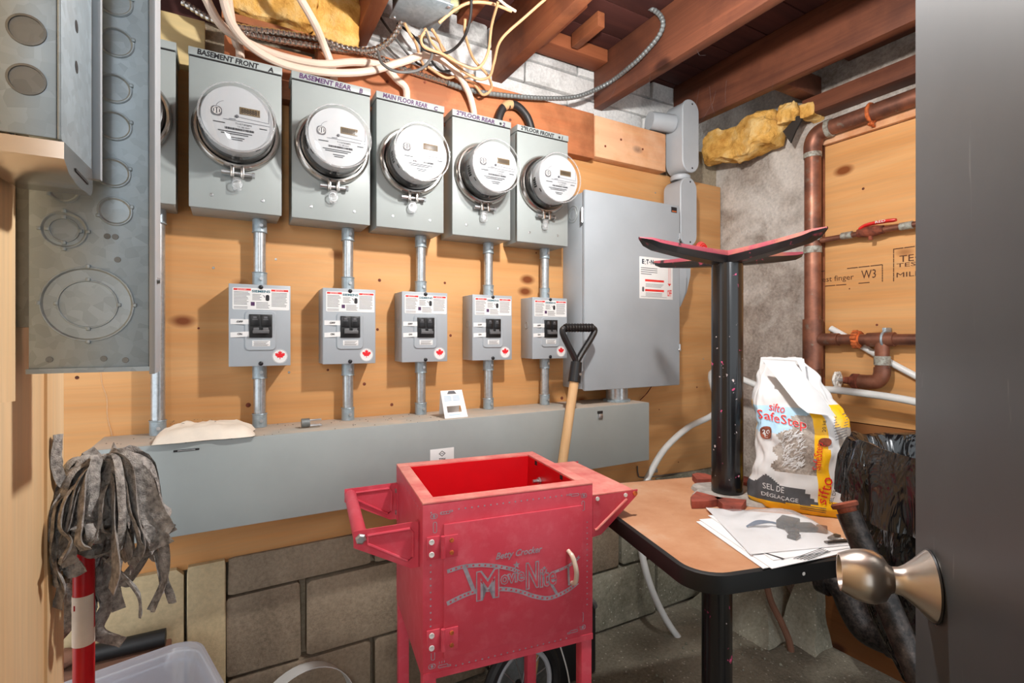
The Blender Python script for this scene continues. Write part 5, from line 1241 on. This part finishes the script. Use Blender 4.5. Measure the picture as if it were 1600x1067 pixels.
# black iron pipe
T_, P2 = Vector((0.792, -1.147, 0.893)), Vector((0.784, -1.235, 0.712)); dv = (P2-T_).normalized(); fb = T_+dv*((T_.z-.004)/-dv.z)
ip = thing('iron_pipe', tuple(fb), 'black iron pipe with rusty cap leaning in front of the bin', 'pipe')
MB().cyl(T_, fb, .0158, 20).build('pipe', 'black_iron', ip)
MB().lathe([(.0125, 0), (.0125, .006), (.0175, .0075), (.0182, .012), (.016, .0145), (0, .0148)], T_, -dv, 20).build('rusty_cap', 'rust_dark', ip)
# ------------------------------------------------------------------ mop
mp = thing('mop', (-.175, -.645, 0), 'red-handled mop standing upside down with grey strip head at the left wall', 'mop')
H0, H1 = Vector((-.1735, -.645, .002)), Vector((-.173, -.645, .93))
MB().cyl(H0, H1, .0123, 18).build('handle', 'mop_red', mp)
q = MB().cyl((-.1735, -.645, .724), (-.1735, -.645, .793), .0127, 18); hl = q.build('handle_label', 'pouch_white', mp)
MB().box((-.1822, -.6555, .775), (-.1785, -.652, .782)).build('label_mark', 'mop_red', hl)
def strand(pts, w, seed):
    P = catmull(pts, 5); q = MB(); prev = None; rgs = []
    for i, p in enumerate(P):
        t = (P[min(i+1, len(P)-1)]-P[max(i-1, 0)]).normalized(); a = seed+.9*mnoise.noise(Vector((seed, i*.18, 0)))
        b = t.orthogonal().normalized() if prev is None else (prev-t*prev.dot(t)).normalized(); prev = b
        b2 = (b*math.cos(a*.6)+t.cross(b)*math.sin(a*.6)); n = t.cross(b2); ww = w/2*(1+.25*mnoise.noise(Vector((seed*3, i*.5, 1)))); th = .0017
        cur = .3*ww
        rgs.append([q.bm.verts.new(p+b2*x*ww+n*(y*th+cur*(x*x))) for x, y in ((-1, 0), (-.5, 1), (.5, 1), (1, 0), (.5, -1), (-.5, -1))])
    for A, B in zip(rgs, rgs[1:]):
        for k in range(6): q.face([A[k], A[(k+1) % 6], B[(k+1) % 6], B[k]])
    q.face(rgs[0]); q.face(rgs[-1]); return q.build('strand', 'mop_fabric', mp, angle=60)
def clampx(p):
    lim = -.184 if p.y < -.668 else -.222
    if p.y < -.655 and abs(p.x+.172) < .026: p = Vector((p.x, p.y, max(p.z, .862+.012*math.sin(p.x*300))))
    return Vector((max(p.x, lim), min(p.y, -.55), p.z))
CH = Vector((-.145, -.676, .945))
view = math.atan2(-.9, .17)
for k in range(58):
    a = R.uniform(0, 2*PI); 
    if k < 36: a = view+R.uniform(-1.35, 1.5)
    out = R.uniform(.035, .085)*(.78 if math.cos(a) > .3 else 1); top = R.uniform(.0, .045); drop = R.uniform(.05, .135) if math.sin(a) < .2 else R.uniform(.12, .2)
    if abs((a-math.atan2(-.9, -.12)+PI) % (2*PI)-PI) < .42: drop = min(drop, R.uniform(.03, .065))
    d = Vector((math.cos(a), math.sin(a), 0)); s = Vector((-d.y, d.x, 0))*R.uniform(-.02, .02)
    p = [CH+Vector((R.uniform(-.015, .015), R.uniform(-.015, .015), R.uniform(-.03, .01))), CH+d*out*.35+Vector((0, 0, top)), CH+d*out*.8+s*.6+Vector((0, 0, top*.7)), CH+d*out+s+Vector((0, 0, -drop*.4)), CH+d*(out+R.uniform(-.012, .016))+s*1.5+Vector((0, 0, -drop*.75)), CH+d*(out+R.uniform(-.03, .022))+s*2+Vector((0, 0, -drop))]
    strand([clampx(v) for v in p], R.uniform(.013, .02), R.uniform(0, 6))
for pts in ([(-.165, -.68, .945), (-.181, -.72, .968), (-.1835, -.735, 1.0), (-.182, -.735, 1.03)], [(-.16, -.69, .95), (-.180, -.735, .945), (-.183, -.75, .91), (-.182, -.745, .88)], [(-.16, -.69, .94), (-.178, -.73, .92), (-.183, -.742, .88), (-.176, -.735, .845), (-.181, -.73, .815)], [(-.18, -.64, .96), (-.15, -.66, .985), (-.11, -.68, .975), (-.09, -.685, .95)], [(-.17, -.64, .95), (-.11, -.69, .93), (-.085, -.70, .89), (-.07, -.702, .862)],
            [(-.18, -.64, .82), (-.19, -.62, .78), (-.195, -.62, .74), (-.21, -.62, .72)], [(-.165, -.63, .82), (-.15, -.63, .77), (-.16, -.63, .73), (-.13, -.64, .71)], [(-.15, -.65, .84), (-.118, -.665, .80), (-.108, -.67, .78), (-.107, -.67, .755)]):
    strand([Vector(p) for p in pts], .016, R.uniform(0, 6))
for k in range(10):
    x = -.195+.006*k; strand([(x, -.622, .9), (x+.004, -.618, .85), (x-.003, -.622, .80), (x+.003, -.62, .75+.01*(k % 3))], .016, k*.7)

# ------------------------------------------------------------------ tote, hoop, wheel and oddments on the floor
A1 = math.radians(194); u_ = Vector((math.cos(A1), math.sin(A1), 0)); w_ = Vector((-u_.y, u_.x, 0)); K0 = Vector((-.066, -.098, 0))
def totering(z, inset, r=.06, dx=0):
    L, Wd = .50-2*inset, .36-2*inset
    return [K0+u_*(x+inset)+w_*(y+inset)+Vector((0, 0, z)) for x, y in rrect(L/2, Wd/2, L, Wd, r, 6)]
tt = thing('storage_tote', tuple(K0+u_*.25+w_*.18), 'open translucent plastic storage tote on the floor at lower left', 'tote')
q = MB(); RG = [totering(z, i) for z, i in ((.004, .05), (.01, .045), (.36, .014), (.40, .008), (.402, -.004), (.418, -.006), (.421, .0), (.415, .006), (.36, .018), (.015, .05), (.012, .054))]
VR = [[q.bm.verts.new(p) for p in r] for r in RG]
for A, B in zip(VR, VR[1:]):
    for k in range(len(A)): q.face([A[k], A[(k+1) % len(A)], B[(k+1) % len(A)], B[k]])
q.face(VR[0]); q.face(VR[-1]); q.build('tub', 'tote_plastic', tt)
q = MB()
for r in (totering(.40, -.001), totering(.385, .006)): q.tube(r, .003, 6, closed=True)
q.build('rim_bead', 'hose_white', tt)
cc = K0+u_*.22+w_*.16
for dx, dy, a, s in ((-.06, .02, .3, (.16, .11, .02)), (.07, -.03, 1.1, (.12, .09, .03))):
    MB().box((-s[0]/2, -s[1]/2, .016), (s[0]/2, s[1]/2, .016+s[2]), .003, M=Matrix.Translation((cc.x+dx, cc.y+dy, 0)) @ Matrix.Rotation(a, 4, 'Z')).build('folded_sheet', 'bag_blue', label='%s pale blue folded sheet seen through the tote wall' % ('larger' if dx < 0 else 'smaller'), cat='paper', group='sheets inside the tote')
hp = MB(); hc = Vector((.175, -.13, .139)); n = 48
hp.lathe([(.135, -.022), (.137, -.022), (.137, .022), (.135, .022)], hc, (.25, -1, .12), 48, close=True); hp.build('plastic_hoop', 'hose_white', label='white plastic strap hoop standing against the block wall', cat='hoop')
wh = thing('spoked_wheel', (.74, -.30, .002), 'small spoked wheel with black tyre on the floor behind the cart', 'wheel')
wc = Vector((.742, -.300, .142)); ax = Vector((.12, -1, .1)).normalized(); e1 = ax.orthogonal().normalized(); e2 = ax.cross(e1)
MB().ring(wc, ax, .122, .017, 48, 10).build('tyre', 'black_rubber', wh)
rm = MB().ring(wc, ax, .098, .0075, 48, 8).build('rim', 'pvc_grey', wh)
MB().cyl(wc-ax*.025, wc+ax*.025, .012, 14).build('hub', 'black_plastic', wh)
for k in range(12):
    a = 2*PI*k/12; MB().cyl(wc+(e1*math.cos(a+.5*(k % 2))+e2*math.sin(a+.5*(k % 2)))*.011, wc+(e1*math.cos(a)+e2*math.sin(a))*.096, .0014, 6).build('spoke', 'zinc', wh)
cx = MB().box((.42, -.40, .001), (.60, -.28, .155), .004).build('carton', 'white_plate', label='small white carton on the floor below the cart', cat='carton')
ch = thing('black_crate', (.90, -.20, 0), 'black plastic crate in the shade right of the cart legs', 'crate')
MB().box((.90, -.19, .002), (1.10, -.03, .24), .012).build('crate_body', 'black_plastic', ch)
MB().tube(catmull([(.90, -.195, .24), (.93, -.198, .262), (1.06, -.198, .262), (1.09, -.195, .235)], 5), .009, 8).build('crate_handle', 'cable_grey', ch)
cable('string', [(.79, -.36, .486), (.80, -.345, .40), (.83, -.35, .28), (.86, -.36, .16), (.865, -.37, .004)], .0022, 'hose_white', 'thin white cord hanging below the cart near the wheel', 'string')
st2 = MB().box((-.36, -.09, .002), (-.12, -.025, .395), .004).build('scrap_board', 'cloth_brown', label='brown scrap board standing behind the tote', cat='board')
MB().cyl((-.30, -.055, .417), (-.13, -.058, .417), .0195, 18).build('tube_offcut', 'black_rubber', label='short black tube offcut lying on the scrap board behind the tote', cat='tube')
b = bmesh.new(); bmesh.ops.create_icosphere(b, subdivisions=3, radius=1)
for v in b.verts: v.co = Vector((v.co.x*.045, v.co.y*.022, v.co.z*.02))+mnoise.noise_vector(v.co*3)*.006
q = MB(); q.merge(b, Matrix.Translation((-.33, -.055, .42))); q.build('rag', 'cloth_brown', label='crumpled brown rag beside the black tube offcut', cat='rag', angle=80)
q = MB()
for k in range(70):
    xx, yy = R.uniform(1.18, 1.9), R.uniform(-.5, -.22); s = R.uniform(.002, .006); b = bmesh.new(); bmesh.ops.create_icosphere(b, subdivisions=1, radius=s); q.merge(b, Matrix.Translation((xx, yy, s*.85)))
q.build('rubble', 'block_pale', label='loose concrete crumbs on the floor along the wall', cat='rubble', kind='stuff')
